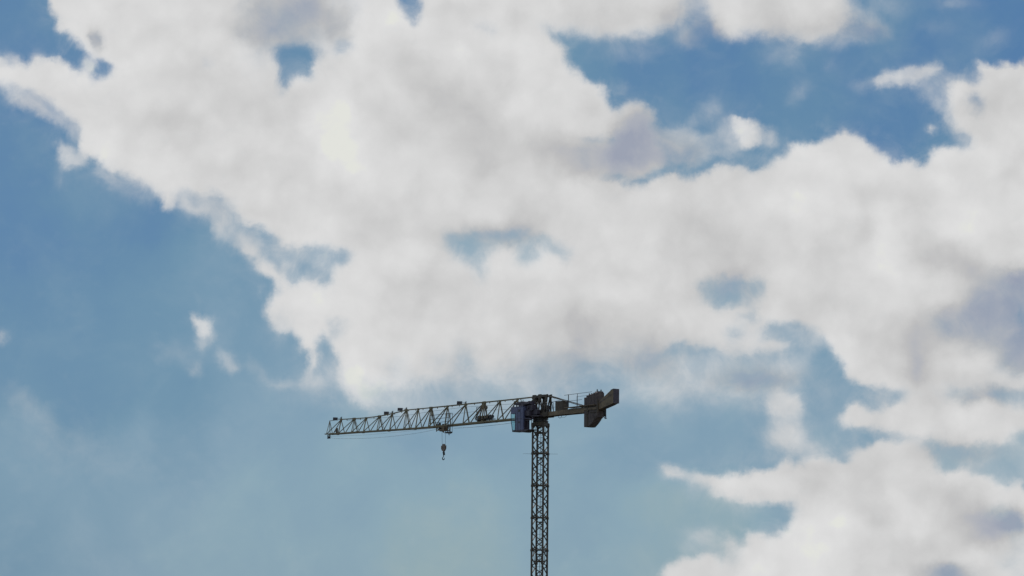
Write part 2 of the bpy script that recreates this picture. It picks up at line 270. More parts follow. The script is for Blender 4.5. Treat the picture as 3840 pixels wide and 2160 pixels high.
('tone',.85,-1,[4.84,3.41,.4,.15,0,1]),
('tone',.85,-1,[5.64,3.47,.34,.15,0,1]),
('tone',.96,-1,[5.64,3.43,.17,.1,0,1]),
('tone',.5,-1,[6.57,3.73,.25,.11,0,1]),
('tone',.6,-1,[6.54,3.3,.34,.17,0,1]),
('tone',.76,-1,[8.23,3.76,.52,.4,0,1]),
('tone',.58,-1,[8.79,3.42,.34,.34,0,1]),
('tone',.62,-1,[7.44,3.25,.69,.29,0,1]),
('tone',.48,-1,[7.97,2.88,.19,.14,0,1]),
('tone',.47,-1,[7.8,2.6,.26,.15,0,1]),
('tone',.55,-1,[7.27,1.97,.29,.23,0,1]),
('tone',.85,-1,[9.57,3.59,.29,.14,0,1]),
('tone',.92,-1,[9.57,3.59,.1,.07,0,1]),
('tone',.5,-1,[9.68,3.08,.74,.29,-20,1]),
('tone',.84,-1,[10.46,3.14,.34,.19,-30,1]),
('tone',.32,-1,[10.06,2.38,.46,.34,0,1]),
('tone',.4,-1,[10.12,2.69,.46,.34,0,1]),
('tone',.99,-1,[6.99,2.6,.34,.1,12,1]),
('tone',.9,-1,[6.2,2.62,.34,.29,0,1]),
('tone',.99,-1,[6.28,1.86,.57,.4,0,1]),
('tone',.99,-1,[5.46,1.66,.4,.34,0,1]),
('tone',.92,-1,[5.86,2,.69,.52,0,1]),
('tone',.96,-1,[8.28,2.43,.17,.11,0,1]),
('tone',.92,-1,[8.78,2.49,.23,.14,0,1]),
('tone',.95,-1,[9.89,1.94,.23,.23,-40,1]),
('tone',.85,-1,[10.55,1.63,.29,.23,0,1]),
('tone',.6,-1,[8.05,2.07,1.15,.4,0,1]),
('tone',.4,-1,[9,1.68,.63,.17,0,1]),
('tone',.3,.26,[-6,13.86,-6.07,13.29,-6.12,12.84,-5.83,12.65,-5.3,12.61,-4.72,12.6,-4.37,12.63,-4.26,12.84,-4.38,13.12,-4.16,13.4,-4.05,13.92]),
('tone',.36,.1,[-4.28,13.57,-3.52,13.48,-3.57,12.97,-4.03,12.79,-4.15,12.95]),
('tone',.27,.23,[1.39,10.67,2.29,10.85,2.41,11.16,2.52,11.45,2.74,11.51,2.93,11.33,2.99,10.99,3.34,10.88,3.92,10.71,4.21,10.42,3.78,10.14,3.11,10.08,2.76,9.85,2.18,9.96,1.66,10.08]),
('tone',.16,-1,[2.47,10.54,.34,.4,0,1]),
('tone',.3,-1,[2.76,11.28,.23,.19,0,1]),
('tone',.24,.19,[9.85,7.6,10.19,7.93,10.69,7.86,11.31,7.96,11.27,5.75,10.66,5.81,10.35,6.11,9.94,6.31,9.61,6.4,9.56,6.82,9.67,7.1]),
('tone',.25,-1,[9.39,6.75,.29,.29,0,1]),
('tone',.08,-1,[10.84,6.62,.29,.52,0,1]),
('tone',.1,-1,[10.8,7.8,.23,.14,0,1]),
('tone',0,-1,[10.67,2.64,.34,.23,0,1]),
('tone',.05,-1,[9.33,1.54,.46,.19,0,1]),
('tone',.2,-1,[3.01,6.13,.52,.34,0,1]),
('tone',.15,-1,[4.15,13.04,.34,.29,0,1]),
('tone',.15,-1,[7.8,13.1,.4,.23,0,1]),
('tone',.15,-1,[5.36,5.68,.8,.19,0,1]),
('tone',.2,-1,[9.82,5.33,.23,.14,0,1]),
('tone',.3,-1,[10.38,5.33,.34,.19,0,1]),
('tone',.3,-1,[9.58,4.1,.86,.23,0,1]),
('tone',.25,-1,[4.73,7.68,.63,.34,0,1]),
('tone',.2,-1,[-.42,8.74,1.03,.23,0,1]),
('tone',.15,-1,[-9.11,12.66,.11,.17,0,1]),
('pale',.1,-3,[-11.17,13.07]),
('pale',.02,-3,[-10.3,12.44]),
('pale',.1,-3,[-10.77,11.58]),
('pale',.2,-3,[-9.75,13.25]),
('pale',.05,-3,[-9.15,12.1]),
('pale',.08,-3,[-11.06,10.05]),
('pale',.04,-3,[-10.32,9.85]),
('pale',.2,-3,[-9.34,9.44]),
('pale',.14,-3,[-9.88,8.4]),
('pale',.15,-3,[-8.75,8.44]),
('pale',.1,-3,[-7.85,8.7]),
('pale',.36,-3,[-7.82,7.9]),
('pale',.25,-3,[-10.98,7.8]),
('pale',.12,-3,[-10.82,8.09]),
('pale',.3,-3,[-9.26,6.73]),
('pale',.3,-3,[-10.07,5.86]),
('pale',.28,-3,[-10.89,5.33]),
('pale',.38,-3,[-8.14,7.04]),
('pale',.42,-3,[-7.03,7.93]),
('pale',.5,-3,[-6.16,7.66]),
('pale',.46,-3,[-5.86,6.82]),
('pale',.5,-3,[-4.7,6.1]),
('pale',.36,-3,[-6.95,5.08]),
('pale',.3,-3,[-9.2,5.03]),
('pale',.34,-3,[-8.36,4.83]),
('pale',.55,-3,[-10.52,4.32]),
('pale',.66,-3,[-10.27,3.6]),
('pale',.5,-3,[-10.79,2.47]),
('pale',.62,-3,[-9.14,3.06]),
('pale',.48,-3,[-10.1,1.87]),
('pale',.66,-3,[-9.1,1.66]),
('pale',.68,-3,[-8.06,4.21]),
('pale',.75,-3,[-7.45,2.53]),
('pale',.5,-3,[-7.21,4.23]),
('pale',.6,-3,[-5.8,4.54]),
('pale',.78,-3,[-5.77,3.12]),
('pale',.82,-3,[-6.29,1.47]),
('pale',.78,-3,[-3.52,4.29]),
('pale',.83,-3,[-3.48,2.3]),
('pale',.86,-3,[-4.03,1.39]),
('pale',.68,-3,[-4.67,4.9]),
('pale',.85,-3,[-2.35,2.89]),
('pale',.98,-3,[-2.34,2.32]),
('pale',.72,-3,[-1.51,4.32]),
('pale',.95,-3,[-1.22,3.58]),
('pale',.9,-3,[-.63,2.34]),
('pale',.98,-3,[-1.76,1.47]),
('pale',.75,-3,[-.08,4.05]),
('pale',.72,-3,[1.36,4.07]),
('pale',.74,-3,[1.36,2.93]),
('pale',.8,-3,[1.37,1.79]),
('pale',.72,-3,[2.78,4.88]),
('pale',.64,-3,[2.79,4.36]),
('pale',.96,-3,[2.79,2.94]),
('pale',.95,-3,[3.36,2.37]),
('pale',.82,-3,[2.51,1.8]),
('pale',.68,-3,[4.5,4.37]),
('pale',.96,-3,[4.22,2.66]),
('pale',.72,-3,[4.5,5.23]),
('pale',.62,-3,[6.21,4.38]),
('pale',.56,-3,[6.66,5.23]),
('pale',.7,-3,[6.66,4.38]),
('pale',.8,-3,[10.14,4.09]),
('pale',.7,-3,[2.03,5.56]),
('pale',.8,-3,[-1.02,8.48]),
('pale',.75,-3,[.37,8.29]),
('pale',.72,-3,[4.61,7.45]),
('pale',.55,-3,[-4.45,7.9]),
('pale',.62,-3,[-4.07,6.17]),
('pale',.25,-3,[-4.83,12.31]),
('pale',.2,-3,[-4.83,12.08]),
('pale',.12,-3,[-2.29,13.5]),
('pale',.42,-3,[1.17,12.87]),
('pale',.3,-3,[1.47,12.53]),
('pale',.18,-3,[2.17,12.07]),
('pale',.2,-3,[3.34,12.36]),
('pale',.06,-3,[4.15,12.19]),
('pale',.05,-3,[5.08,12.24]),
('pale',.16,-3,[3.22,11.73]),
('pale',.2,-3,[4.79,11.5]),
('pale',.2,-3,[5.66,12.06]),
('pale',.22,-3,[6.52,11.48]),
('pale',.08,-3,[7.39,12.32]),
('pale',.1,-3,[7.38,11.25]),
('pale',.04,-3,[8.01,11.07]),
('pale',.12,-3,[8.24,10.55]),
('pale',0,-3,[8.71,12.69]),
('pale',.05,-3,[9.46,12.84]),
('pale',0,-3,[10.6,13.31]),
('pale',.1,-3,[9.69,13.51]),
('pale',.15,-3,[7.97,13.38]),
('pale',.15,-3,[8.7,11.73]),
('pale',.18,-3,[8.87,11.17]),
('pale',-.02,-3,[11.04,12.63]),
('pale',.05,-3,[10.25,12.82]),
('pale',.2,-3,[6.24,12.45]),
('pale',.2,-3,[10.96,7.01]),
('pale',.35,-3,[5.08,10.36]),
('pale',.3,-3,[9.66,10.7]),
('pale',.4,-3,[3.69,10.14]),
]


AZ0, AZ1, EL0, EL1 = -12.4, 12.4, 0.2, 15.2
NX, NY = 256, 160
def cloud_fields(shapes):
    W, H = NX*2, NY*2
    ax = AZ0+(np.arange(W)+.5)*(AZ1-AZ0)/W; ey = EL0+(np.arange(H)+.5)*(EL1-EL0)/H
    A, E = np.meshgrid(ax, ey)
    dpx = (AZ1-AZ0)/W; dpy = (EL1-EL0)/H
    def blur(m, s):
        for axis, d in ((1, dpx), (0, dpy)):
            sg = max(s/d, .3); r = int(3*sg)+1
            k = np.exp(-.5*(np.arange(-r, r+1)/sg)**2); k /= k.sum()
            p = np.pad(m, [(r, r) if i == axis else (0, 0) for i in (0, 1)], mode='edge')
            n = m.shape[axis]; o = np.zeros_like(m)
            for i, w in enumerate(k):
                o += w*(p[i:i+n, :] if axis == 0 else p[:, i:i+n])
            m = o
        return m
    F = {'cover': np.zeros((H, W)), 'tone': np.full((H, W), .74)}
    num = np.zeros((H, W)); den = np.zeros((H, W))+1e-9
    for ch, val, b, d in shapes:
        if b >= 0:
            xs, ys = d[0::2], d[1::2]; inside = np.zeros((H, W), bool)
            for i in range(len(xs)):
                x1, y1, x2, y2 = xs[i], ys[i], xs[i-1], ys[i-1]
                if y1 == y2: continue
                inside ^= ((y1 > E) != (y2 > E)) & (A < (x2-x1)*(E-y1)/(y2-y1)+x1)
            F[ch] += (val-F[ch])*blur(inside.astype(float), b*.8)
        elif b == -1:
            cx, cy, rx, ry, rot, k = d; c, s = math.cos(R(rot)), math.sin(R(rot))
            u = ((A-cx)*c+(E-cy)*s)/rx; v = (-(A-cx)*s+(E-cy)*c)/ry
            F[ch] += (val-F[ch])*np.exp(-(u*u+v*v)*.8)
        elif b == -3:
            w = 1/((A-d[0])**2+(E-d[1])**2+.12)**2; num += w*val; den += w
    F['pale'] = num/den
    F['tone'] = .74+(F['tone']-.74)*1.15
    F['veil'] = blur(F['cover'], .34)            # thin vapour round the clouds
    return [F[k].reshape(NY, 2, NX, 2).mean(axis=(1, 3)) for k in ('cover', 'tone', 'pale', 'veil')]

def build_world():
    w = bpy.data.worlds.new('World'); scene.world = w; w.use_nodes = True
    nt = w.node_tree; N, L = nt.nodes, nt.links
    N.clear()
    def new(t, **kw):
        n = N.new(t)
        for k, v in kw.items(): setattr(n, k, v)
        return n
    def put(sock, v):
        if hasattr(v, 'is_output'): L.new(v, sock)
        else: sock.default_value = v
    def math_(op, a, b=None, c=None, clamp=False):
        n = new('ShaderNodeMath', operation=op, use_clamp=clamp)
        put(n.inputs[0], a)
        if b is not None: put(n.inputs[1], b)
        if c is not None: put(n.inputs[2], c)
        return n.outputs[0]
    def noise(vec, scale, detail, rough, dist=0.0):
        n = new('ShaderNodeTexNoise'); L.new(vec, n.inputs['Vector'])
        n.inputs['Scale'].default_value = scale; n.inputs['Detail'].default_value = detail
        n.inputs['Roughness'].default_value = rough; n.inputs['Distortion'].default_value = dist
        return n
    def mixc(f, a, b, t='MIX'):
        n = new('ShaderNodeMixRGB', blend_type=t); put(n.inputs[0], f); put(n.inputs[1], a); put(n.inputs[2], b)
        return n.outputs[0]
    def rampn(stops, fac):
        n = new('ShaderNodeValToRGB'); cr = n.color_ramp
        while len(cr.elements) < len(stops): cr.elements.new(.5)
        for e, (p, c) in zip(cr.elements, stops):
            e.position = p; e.color = tuple(((v/255+.055)/1.055)**2.4 for v in c)+(1,)
        L.new(fac, n.inputs[0]); return n.outputs[0]
    tc = new('ShaderNodeTexCoord'); d = tc.outputs['Generated']
    # ragged edges: the direction itself is disturbed by turbulence
    n1 = noise(d, 55, 7, .62); n2 = noise(d, 210, 5, .6)
    v1 = new('ShaderNodeVectorMath', operation='SUBTRACT'); L.new(n1.outputs['Color'], v1.inputs[0]); v1.inputs[1].default_value = (.5, .5, .5)
    v1s = new('ShaderNodeVectorMath', operation='SCALE'); L.new(v1.outputs[0], v1s.inputs[0]); v1s.inputs['Scale'].default_value = .0090
    v2 = new('ShaderNodeVectorMath', operation='SUBTRACT'); L.new(n2.outputs['Color'], v2.inputs[0]); v2.inputs[1].default_value = (.5, .5, .5)
    v2s = new('ShaderNodeVectorMath', operation='SCALE'); L.new(v2.outputs[0], v2s.inputs[0]); v2s.inputs['Scale'].default_value = .0036
    va = new('ShaderNodeVectorMath', operation='ADD'); L.new(v1s.outputs[0], va.inputs[0]); L.new(v2s.outputs[0], va.inputs[1])
    vb = new('ShaderNodeVectorMath', operation='ADD'); L.new(va.outputs[0], vb.inputs[0]); L.new(d, vb.inputs[1])
    sp = new('ShaderNodeSeparateXYZ'); L.new(vb.outputs[0], sp.inputs[0])
    az = math_('MULTIPLY', math_('ARCTAN2', sp.outputs[0], sp.outputs[1]), 180/math.pi)
    el = math_('MULTIPLY', math_('ARCSINE', sp.outputs[2]), 180/math.pi)
    kx = NX/(AZ1-AZ0)/(NX-1); ky = NY/(EL1-EL0)/(NY-1)
    u = math_('MULTIPLY_ADD', az, kx, -AZ0*kx-.5/(NX-1), clamp=True)
    v = math_('MULTIPLY_ADD', el, ky, -EL0*ky-.5/(NY-1), clamp=True)
    # the three fields as sums of products of curves, curve(azimuth) * curve(elevation)
    fields = cloud_fields(SKY_SHAPES)
    def decomposed(f, rank):
        m = float(f.mean()); U, s, V = np.linalg.svd(f-m, full_matrices=False)
        q = np.sqrt(s[:rank])
        return m, (U[:, :rank]*q).T, (V[:rank].T*q).T
    def curves(vals, fac):
        n = new('ShaderNodeRGBCurve'); mp = n.mapping; mp.use_clip = False
        for c, ys in zip(mp.curves, vals):
            k = len(ys); pts = c.points
            pts[0].location = (0, float(ys[0])); pts[1].location = (1, float(ys[-1]))
            for i in range(1, k-1): pts.new(i/(k-1), float(ys[i]))
            for p in pts: p.handle_type = 'VECTOR'
        mp.update()
        L.new(fac, n.inputs['Color']); return n.outputs[0]
    def field(f, rank):
        m, U, V = decomposed(f, rank)
        acc = None
        for k in range(0, rank, 3):
            cu, cv = curves(V[k:k+3], u), curves(U[k:k+3], v)
            dt = new('ShaderNodeVectorMath', operation='DOT_PRODUCT'); L.new(cu, dt.inputs[0]); L.new(cv, dt.inputs[1])
            acc = math_('ADD', dt.outputs['Value'], m if acc is None else acc)
        return acc
    cover = field(fields[0], 57); tone = field(fields[1], 21); pale = field(fields[2], 9); halo = field(fields[3], 21)
    # outside this stretch of sky: loose cumulus of the same kind
    no = noise(d, 3.2, 9, .56, .4); nt2 = noise(d, 5.0, 6, .5)
    cgen = new('ShaderNodeMapRange', interpolation_type='SMOOTHSTEP'); L.new(no.outputs['Fac'], cgen.inputs[0])
    cgen.inputs[1].default_value = .47; cgen.inputs[2].default_value = .56
    tgen = math_('MULTIPLY_ADD', nt2.outputs['Fac'], 1.6, -.15, clamp=True)
    wx = new('ShaderNodeMapRange', interpolation_type='SMOOTHSTEP'); L.new(math_('ABSOLUTE', az), wx.inputs[0])
    wx.inputs[1].default_value = 11.6; wx.inputs[2].default_value = 12.4
    wy = new('ShaderNodeMapRange', interpolation_type='SMOOTHSTEP'); L.new(math_('ABSOLUTE', math_('SUBTRACT', el, 7.7)), wy.inputs[0])
    wy.inputs[1].default_value = 6.7; wy.inputs[2].default_value = 7.5
    sp0 = new('ShaderNodeSeparateXYZ'); L.new(d, sp0.inputs[0])
    back = math_('LESS_THAN', sp0.outputs[1], 0.0)
    outw = math_('MAXIMUM', math_('MAXIMUM', wx.outputs[0], wy.outputs[0]), back)
    def lerp(a, b, f): return math_('MULTIPLY_ADD', math_('SUBTRACT', b, a), f, a)
    cover = lerp(cover, cgen.outputs[0], outw); halo = lerp(halo, cgen.outputs[0], outw); tone = lerp(tone, tgen, outw)
    pale = lerp(pale, math_('SUBTRACT', .9, math_('MULTIPLY', sp0.outputs[2], 1.1), clamp=True), outw)
    # fine billow in thickness and tone
    n3 = noise(d, 34, 9, .6, .3); n4 = noise(d, 150, 7, .66); n5 = noise(d, 16, 6, .55); n6 = noise(d, 75, 8, .62, .6)
    veilf = new('ShaderNodeMapRange', interpolation_type='SMOOTHSTEP'); L.new(n6.outputs['Fac'], veilf.inputs[0])
    veilf.inputs[1].default_value = .40; veilf.inputs[2].default_value = .68
    hal = math_('MULTIPLY', math_('MULTIPLY', halo, math_('SUBTRACT', 1.0, cover)), math_('MULTIPLY', veilf.outputs[0], .40))
    edge = math_('MULTIPLY', cover, math_('SUBTRACT', 1.0, cover))
    cover = math_('MULTIPLY_ADD', math_('SUBTRACT', n4.outputs['Fac'], .5), math_('MULTIPLY', edge, 1.5), cover)
    cover = math_('MULTIPLY_ADD', math_('SUBTRACT', n6.outputs['Fac'], .5), math_('MULTIPLY', edge, 1.2), cover, clamp=True)
    cover = math_('ADD', cover, hal, clamp=True)
    cs = new('ShaderNodeMapRange', interpolation_type='SMOOTHSTEP'); L.new(cover, cs.inputs[0])
    cs.inputs[1].default_value = .0; cs.inputs[2].default_value = 1.0
    cover = lerp(cover, cs.outputs[0], .3)
    veil = math_('MULTIPLY', math_('SUBTRACT', n3.outputs['Fac'], .5), .14)
    cover = math_('ADD', cover, math_('MULTIPLY', veil, math_('SUBTRACT', 1.0, cover)), clamp=True)
    # billows: rounded swellings of two sizes
    bil = []
    for sc, am in ((46, .30), (120, .20)):
        vo = new('ShaderNodeTexVoronoi', feature='SMOOTH_F1'); vo.inputs['Scale'].default_value = sc; vo.inputs['Smoothness'].default_value = .6
        L.new(vb.outputs[0], vo.inputs['Vector'])
        bil.append(math_('MULTIPLY', math_('SUBTRACT', .48, vo.outputs['Distance']), am))
    tone = math_('ADD', tone, math_('ADD', bil[0], bil[1]))
    tone = math_('MULTIPLY_ADD', math_('SUBTRACT', n3.outputs['Fac'], .5), .48, tone)
    tone = math_('MULTIPLY_ADD', math_('SUBTRACT', n6.outputs['Fac'], .5), .20, tone)
    pale = math_('MULTIPLY_ADD', math_('SUBTRACT', n5.outputs['Fac'], .5), .45, pale)
    pale = math_('MULTIPLY_ADD', math_('SUBTRACT', n3.outputs['Fac'], .5), .30, pale, clamp=True)
    tone = math_('MULTIPLY', tone, 1.0, clamp=True)
    cl = rampn([(0, (157, 163, 179)), (.15, (171, 175, 185)), (.35, (189, 189, 190)), (.5, (200, 200, 200)), (.75, (214, 214, 214)), (.93, (222, 222, 222)), (1, (226, 227, 221))], tone)
    sk = rampn([(0, (82, 126, 172)), (.2, (96, 138, 172)), (.4, (107, 147, 175)), (.7, (128, 161, 184)), (.85, (137, 169, 187)), (1, (147, 174, 184))], pale)
    ns = new('ShaderNodeTexSky', sky_type='NISHITA'); ns.sun_disc = False
    ns.sun_elevation = SUN_EL; ns.sun_rotation = SUN_AZ; ns.air_density = 1.0; ns.dust_density = 1.0; ns.ozone_density = 1.5
    nm = new('ShaderNodeVectorMath', operation='SCALE'); L.new(ns.outputs[0], nm.inputs[0]); nm.inputs['Scale'].default_value = NISHITA
    clear = mixc(.15, sk, nm.outputs[0])
    out = mixc(cover, clear, cl)
    # below the horizon: dull ground haze
    below = new('ShaderNodeMapRange'); L.new(sp0.outputs[2], below.inputs[0]); below.inputs[1].default_value = -.02; below.inputs[2].default_value = 0.0
    out = mixc(below.outputs[0], (.07, .07, .06, 1), out)
    bg = new('ShaderNodeBackground'); L.new(out, bg.inputs[0]); bg.inputs[1].default_value = 1.0
    wo = new('ShaderNodeOutputWorld'); L.new(bg.outputs[0], wo.inputs[0])
NISHITA = 0.045
build_world()

# ------------------------------------------------------------------ materials
def srgb(r, g, b): return tuple(((v/255+.055)/1.055)**2.4 if v > 10 else v/255/12.92 for v in (r, g, b))+(1,)
def material(name, base, rough=.55, metal=0.0, second=None, scale=3.0, spread=.35, bump=.0, stripes=None):
    m = bpy.data.materials.new(name); m.use_nodes = True
    nt = m.node_tree; N, L = nt.nodes, nt.links
    b = N['Principled BSDF']; b.inputs['Roughness'].default_value = rough; b.inputs['Metallic'].default_value = metal
    tc = N.new('ShaderNodeTexCoord'); no = N.new('ShaderNodeTexNoise'); L.new(tc.outputs['Object'], no.inputs['Vector'])
    no.inputs['Scale'].default_value = scale; no.inputs['Detail'].default_value = 8; no.inputs['Roughness'].default_value = .65
    cr = N.new('ShaderNodeValToRGB'); L.new(no.outputs['Fac'], cr.inputs[0])
    second = second or tuple(c*.55 for c in base[:3])+(1,)
    cr.color_ramp.elements[0].position = .5-spread/2; cr.color_ramp.elements[0].color = second
    cr.color_ramp.elements[1].position = .5+spread/2; cr.color_ramp.elements[1].color = base
    L.new(cr.outputs[0], b.inputs['Base Color'])
    mr = N.new('ShaderNodeMapRange'); L.new(no.outputs['Fac'], mr.inputs[0])
    mr.inputs[3].default_value = min(1, rough+.15); mr.inputs[4].default_value = max(.1, rough-.1); L.new(mr.outputs[0], b.inputs['Roughness'])
    if bump:
        bp = N.new('ShaderNodeBump'); bp.inputs['Strength'].default_value = bump; bp.inputs['Distance'].default_value = .03
        L.new(no.outputs['Fac'], bp.inputs['Height']); L.new(bp.outputs[0], b.inputs['Normal'])
    return m
M = {
 'yellow': material('weathered_yellow_paint', (.235, .190, .095, 1), .5, second=(.13, .102, .06, 1), scale=1.2),
 'girder': material('ochre_girder_paint', (.235, .170, .098, 1), .5, second=(.10, .072, .048, 1), scale=.8),
 'mast': material('dark_mast_paint', (.105, .080, .055, 1), .6, second=(.052, .040, .030, 1), scale=1.5),
 'steel': material('dark_steel', (.040, .038, .042, 1), .5, second=(.02, .019, .02, 1), scale=4),
 'cab': material('slate_cab_paint', (.135, .150, .27, 1), .45, second=(.09, .10, .18, 1), scale=1.5),
 'cabdark': material('cab_dark_steel', (.075, .060, .085, 1), .5, second=(.040, .033, .046, 1), scale=2),  # dark violet steel for cab trim, railings and end housing plates
 'concrete': material('ballast_concrete', (.145, .116, .105, 1), .85, second=(.075, .060, .066, 1), scale=1.6, bump=.5),
 'board': material('dark_board_paint', (.055, .048, .065, 1), .6, scale=3),
 'rope': material('steel_rope', (.09, .09, .10, 1), .5, metal=.4, scale=20),
 'hookyel': material('hook_block_paint', (.24, .18, .14, 1), .55, second=(.15, .11, .09, 1), scale=3),
 'base': material('base_concrete', (.33, .32, .30, 1), .9, scale=1, bump=.4),
}
def glass_material():
    m = bpy.data.materials.new('cab_glass'); m.use_nodes = True; nt = m.node_tree; N, L = nt.nodes, nt.links
    N.remove(N['Principled BSDF']); out = N['Material Output']
    t = N.new('ShaderNodeBsdfTransparent'); t.inputs[0].default_value = (.66, .84, .86, 1)
    g = N.new('ShaderNodeBsdfGlossy'); g.inputs[0].default_value = (.9, .95, .95, 1); g.inputs['Roughness'].default_value = .05
    no = N.new('ShaderNodeTexNoise'); no.inputs['Scale'].default_value = 2
    mr = N.new('ShaderNodeMapRange'); L.new(no.outputs['Fac'], mr.inputs[0]); mr.inputs[3].default_value = .08; mr.inputs[4].default_value = .2
    mx = N.new('ShaderNodeMixShader'); L.new(mr.outputs[0], mx.inputs[0]); L.new(t.outputs[0], mx.inputs[1]); L.new(g.outputs[0], mx.inputs[2])
    L.new(mx.outputs[0], out.inputs[0]); return m
M['glass'] = glass_material()

# ------------------------------------------------------------------ mesh helpers
class MB:
    def __init__(s): s.v = []; s.f = []
    def add(s, vs, fs):
        o = len(s.v); s.v += [tuple(q) for q in vs]; s.f += [tuple(i+o for i in f) for f in fs]; return s
    def box(s, x0, x1, y0, y1, z0, z1, c=0.0):
        if c <= 0:
            return s.add([(x0,y0,z0),(x1,y0,z0),(x1,y1,z0),(x0,y1,z0),(x0,y0,z1),(x1,y0,z1),(x1,y1,z1),(x0,y1,z1)],
                  [(0,3,2,1),(4,5,6,7),(0,1,5,4),(1,2,6,5),(2,3,7,6),(3,0,4,7)])
        p = [(x0+c,z0),(x1-c,z0),(x1,z0+c),(x1,z1-c),(x1-c,z1),(x0+c,z1),(x0,z1-c),(x0,z0+c)]
        return s.prism(p, y0, y1)
    def prism(s, p, y0, y1):                     # outline in x, z pushed through y
        a = sum(p[i-1][0]*p[i][1]-p[i][0]*p[i-1][1] for i in range(len(p)))
        if a < 0: p = p[::-1]
        n = len(p)
        return s.add([(x,y0,z) for x,z in p]+[(x,y1,z) for x,z in p],
              [tuple(range(n)), tuple(range(2*n-1,n-1,-1))]+[(i, i+n, (i+1)%n+n, (i+1)%n) for i in range(n)])
    def beam(s, a, b, w, h=None, n=4, end=None):   # straight member, n-sided
        a, b = Vector(a), Vector(b); d = b-a
        if d.length < 1e-6: return s
        d.normalize(); up = Vector((0,0,1)) if abs(d.z) < .95 else Vector((0,1,0))
        x = d.cross(up).normalized(); y = x.cross(d).normalized(); h = h or w; e = w if end is None else end
        vs = []
        for p, k in ((a, 1.0), (b, e/w)):
            for i in range(n):
                t = 2*math.pi*(i+.5)/n; q = 1/math.cos(math.pi/n)
                vs.append(p + x*(math.cos(t)*w/2*q*k) + y*(math.sin(t)*h/2*q*k))
        return s.add(vs, [tuple(range(n-1,-1,-1)), tuple(range(n,2*n))]+[(i,(i+1)%n,(i+1)%n+n,i+n) for i in range(n)])
    def tube(s, pts, r, n=6):
        for a, b in zip(pts, pts[1:]): s.beam(a, b, 2*r, n=n)
        return s
    def cyl(s, c, r0, r1, z0, z1, n=28):
        x, y = c
        vs = [(x+math.cos(2*math.pi*i/n)*r0, y+math.sin(2*math.pi*i/n)*r0, z0) for i in range(n)]+[(x+math.cos(2*math.pi*i/n)*r1, y+math.sin(2*math.pi*i/n)*r1, z1) for i in range(n)]
        return s.add(vs, [tuple(range(n-1,-1,-1)), tuple(range(n,2*n))]+[(i,(i+1)%n,(i+1)%n+n,i+n) for i in range(n)])
    def drum(s, a, b, r, n=20): return s.beam(a, b, 2*r, n=n)
    def pieces(s):                               # groups of shapes that touch one another
        p = list(range(len(s.v)))
        def f(a, p):
            while p[a] != a: p[a] = p[p[a]]; a = p[a]
            return a
        for fc in s.f:
            for i in fc[1:]: p[f(fc[0], p)] = f(i, p)
        g = {}
        for i in range(len(s.v)): g.setdefault(f(i, p), []).append(i)
        ks = list(g); bb = [[min(s.v[i][k] for i in g[q])-.03 for k in range(3)]+[max(s.v[i][k] for i in g[q])+.03 for k in range(3)] for q in ks]
        q = list(range(len(ks)))
        for i in range(len(ks)):
            for j in range(i):
                if all(bb[i][k] <= bb[j][k+3] and bb[j][k] <= bb[i][k+3] for k in range(3)): q[f(i, q)] = f(j, q)
        out = {}
        for i, k in enumerate(ks): out.setdefault(f(i, q), set()).update(g[k])
        return sorted(out.values(), key=len, reverse=True)
    def build(s, name, mat, parent=None, smooth=False, whole=False):
        if not whole:
            ps = s.pieces()
            if len(ps) > 1:
                first = None
                for pc in ps:
                    idx = sorted(pc); mp = {a: b for b, a in enumerate(idx)}; m = MB()
                    m.v = [s.v[i] for i in idx]; m.f = [tuple(mp[i] for i in fc) for fc in s.f if fc[0] in mp]
                    o = m.build(name, mat, parent, smooth, True); first = first or o
                return first
        me = bpy.data.meshes.new(name); me.from_pydata(s.v, [], s.f); me.update()
        me.materials.append(M[mat] if isinstance(mat, str) else mat)
        if smooth:
            for p in me.polygons: p.use_smooth = True
        o = bpy.data.objects.new(name, me); col.objects.link(o); o.parent = parent; return o
def empty(name, loc, rz=0, parent=None):
    o = bpy.data.objects.new(name, None); col.objects.link(o); o.location = loc; o.rotation_euler = (0, 0, rz); o.parent = parent
    o.empty_display_size = .5; return o

# ------------------------------------------------------------------ ground
gm = material('bare_earth', (.055, .048, .036, 1), .95, second=(.03, .036, .02, 1), scale=.05, bump=.2)
g = MB(); g.add([(-9000,-9000,0),(9000,-9000,0),(9000,9000,0),(-9000,9000,0)], [(0,1,2,3)])
go = g.build('ground', gm); go['kind'] = 'structure'

# ------------------------------------------------------------------ tower crane
# local frame: +x towards the counterweight (and towards the viewer), -x along the jib, z = height above the ground
MX, MY, TURN = 5.01, 444.5, R(-52)
crane = empty('tower_crane', (MX, MY, 0), TURN)
crane['label'] = 'flat top tower crane with lattice mast, long jib pointing left and concrete counterweight at right'
crane['category'] = 'crane'

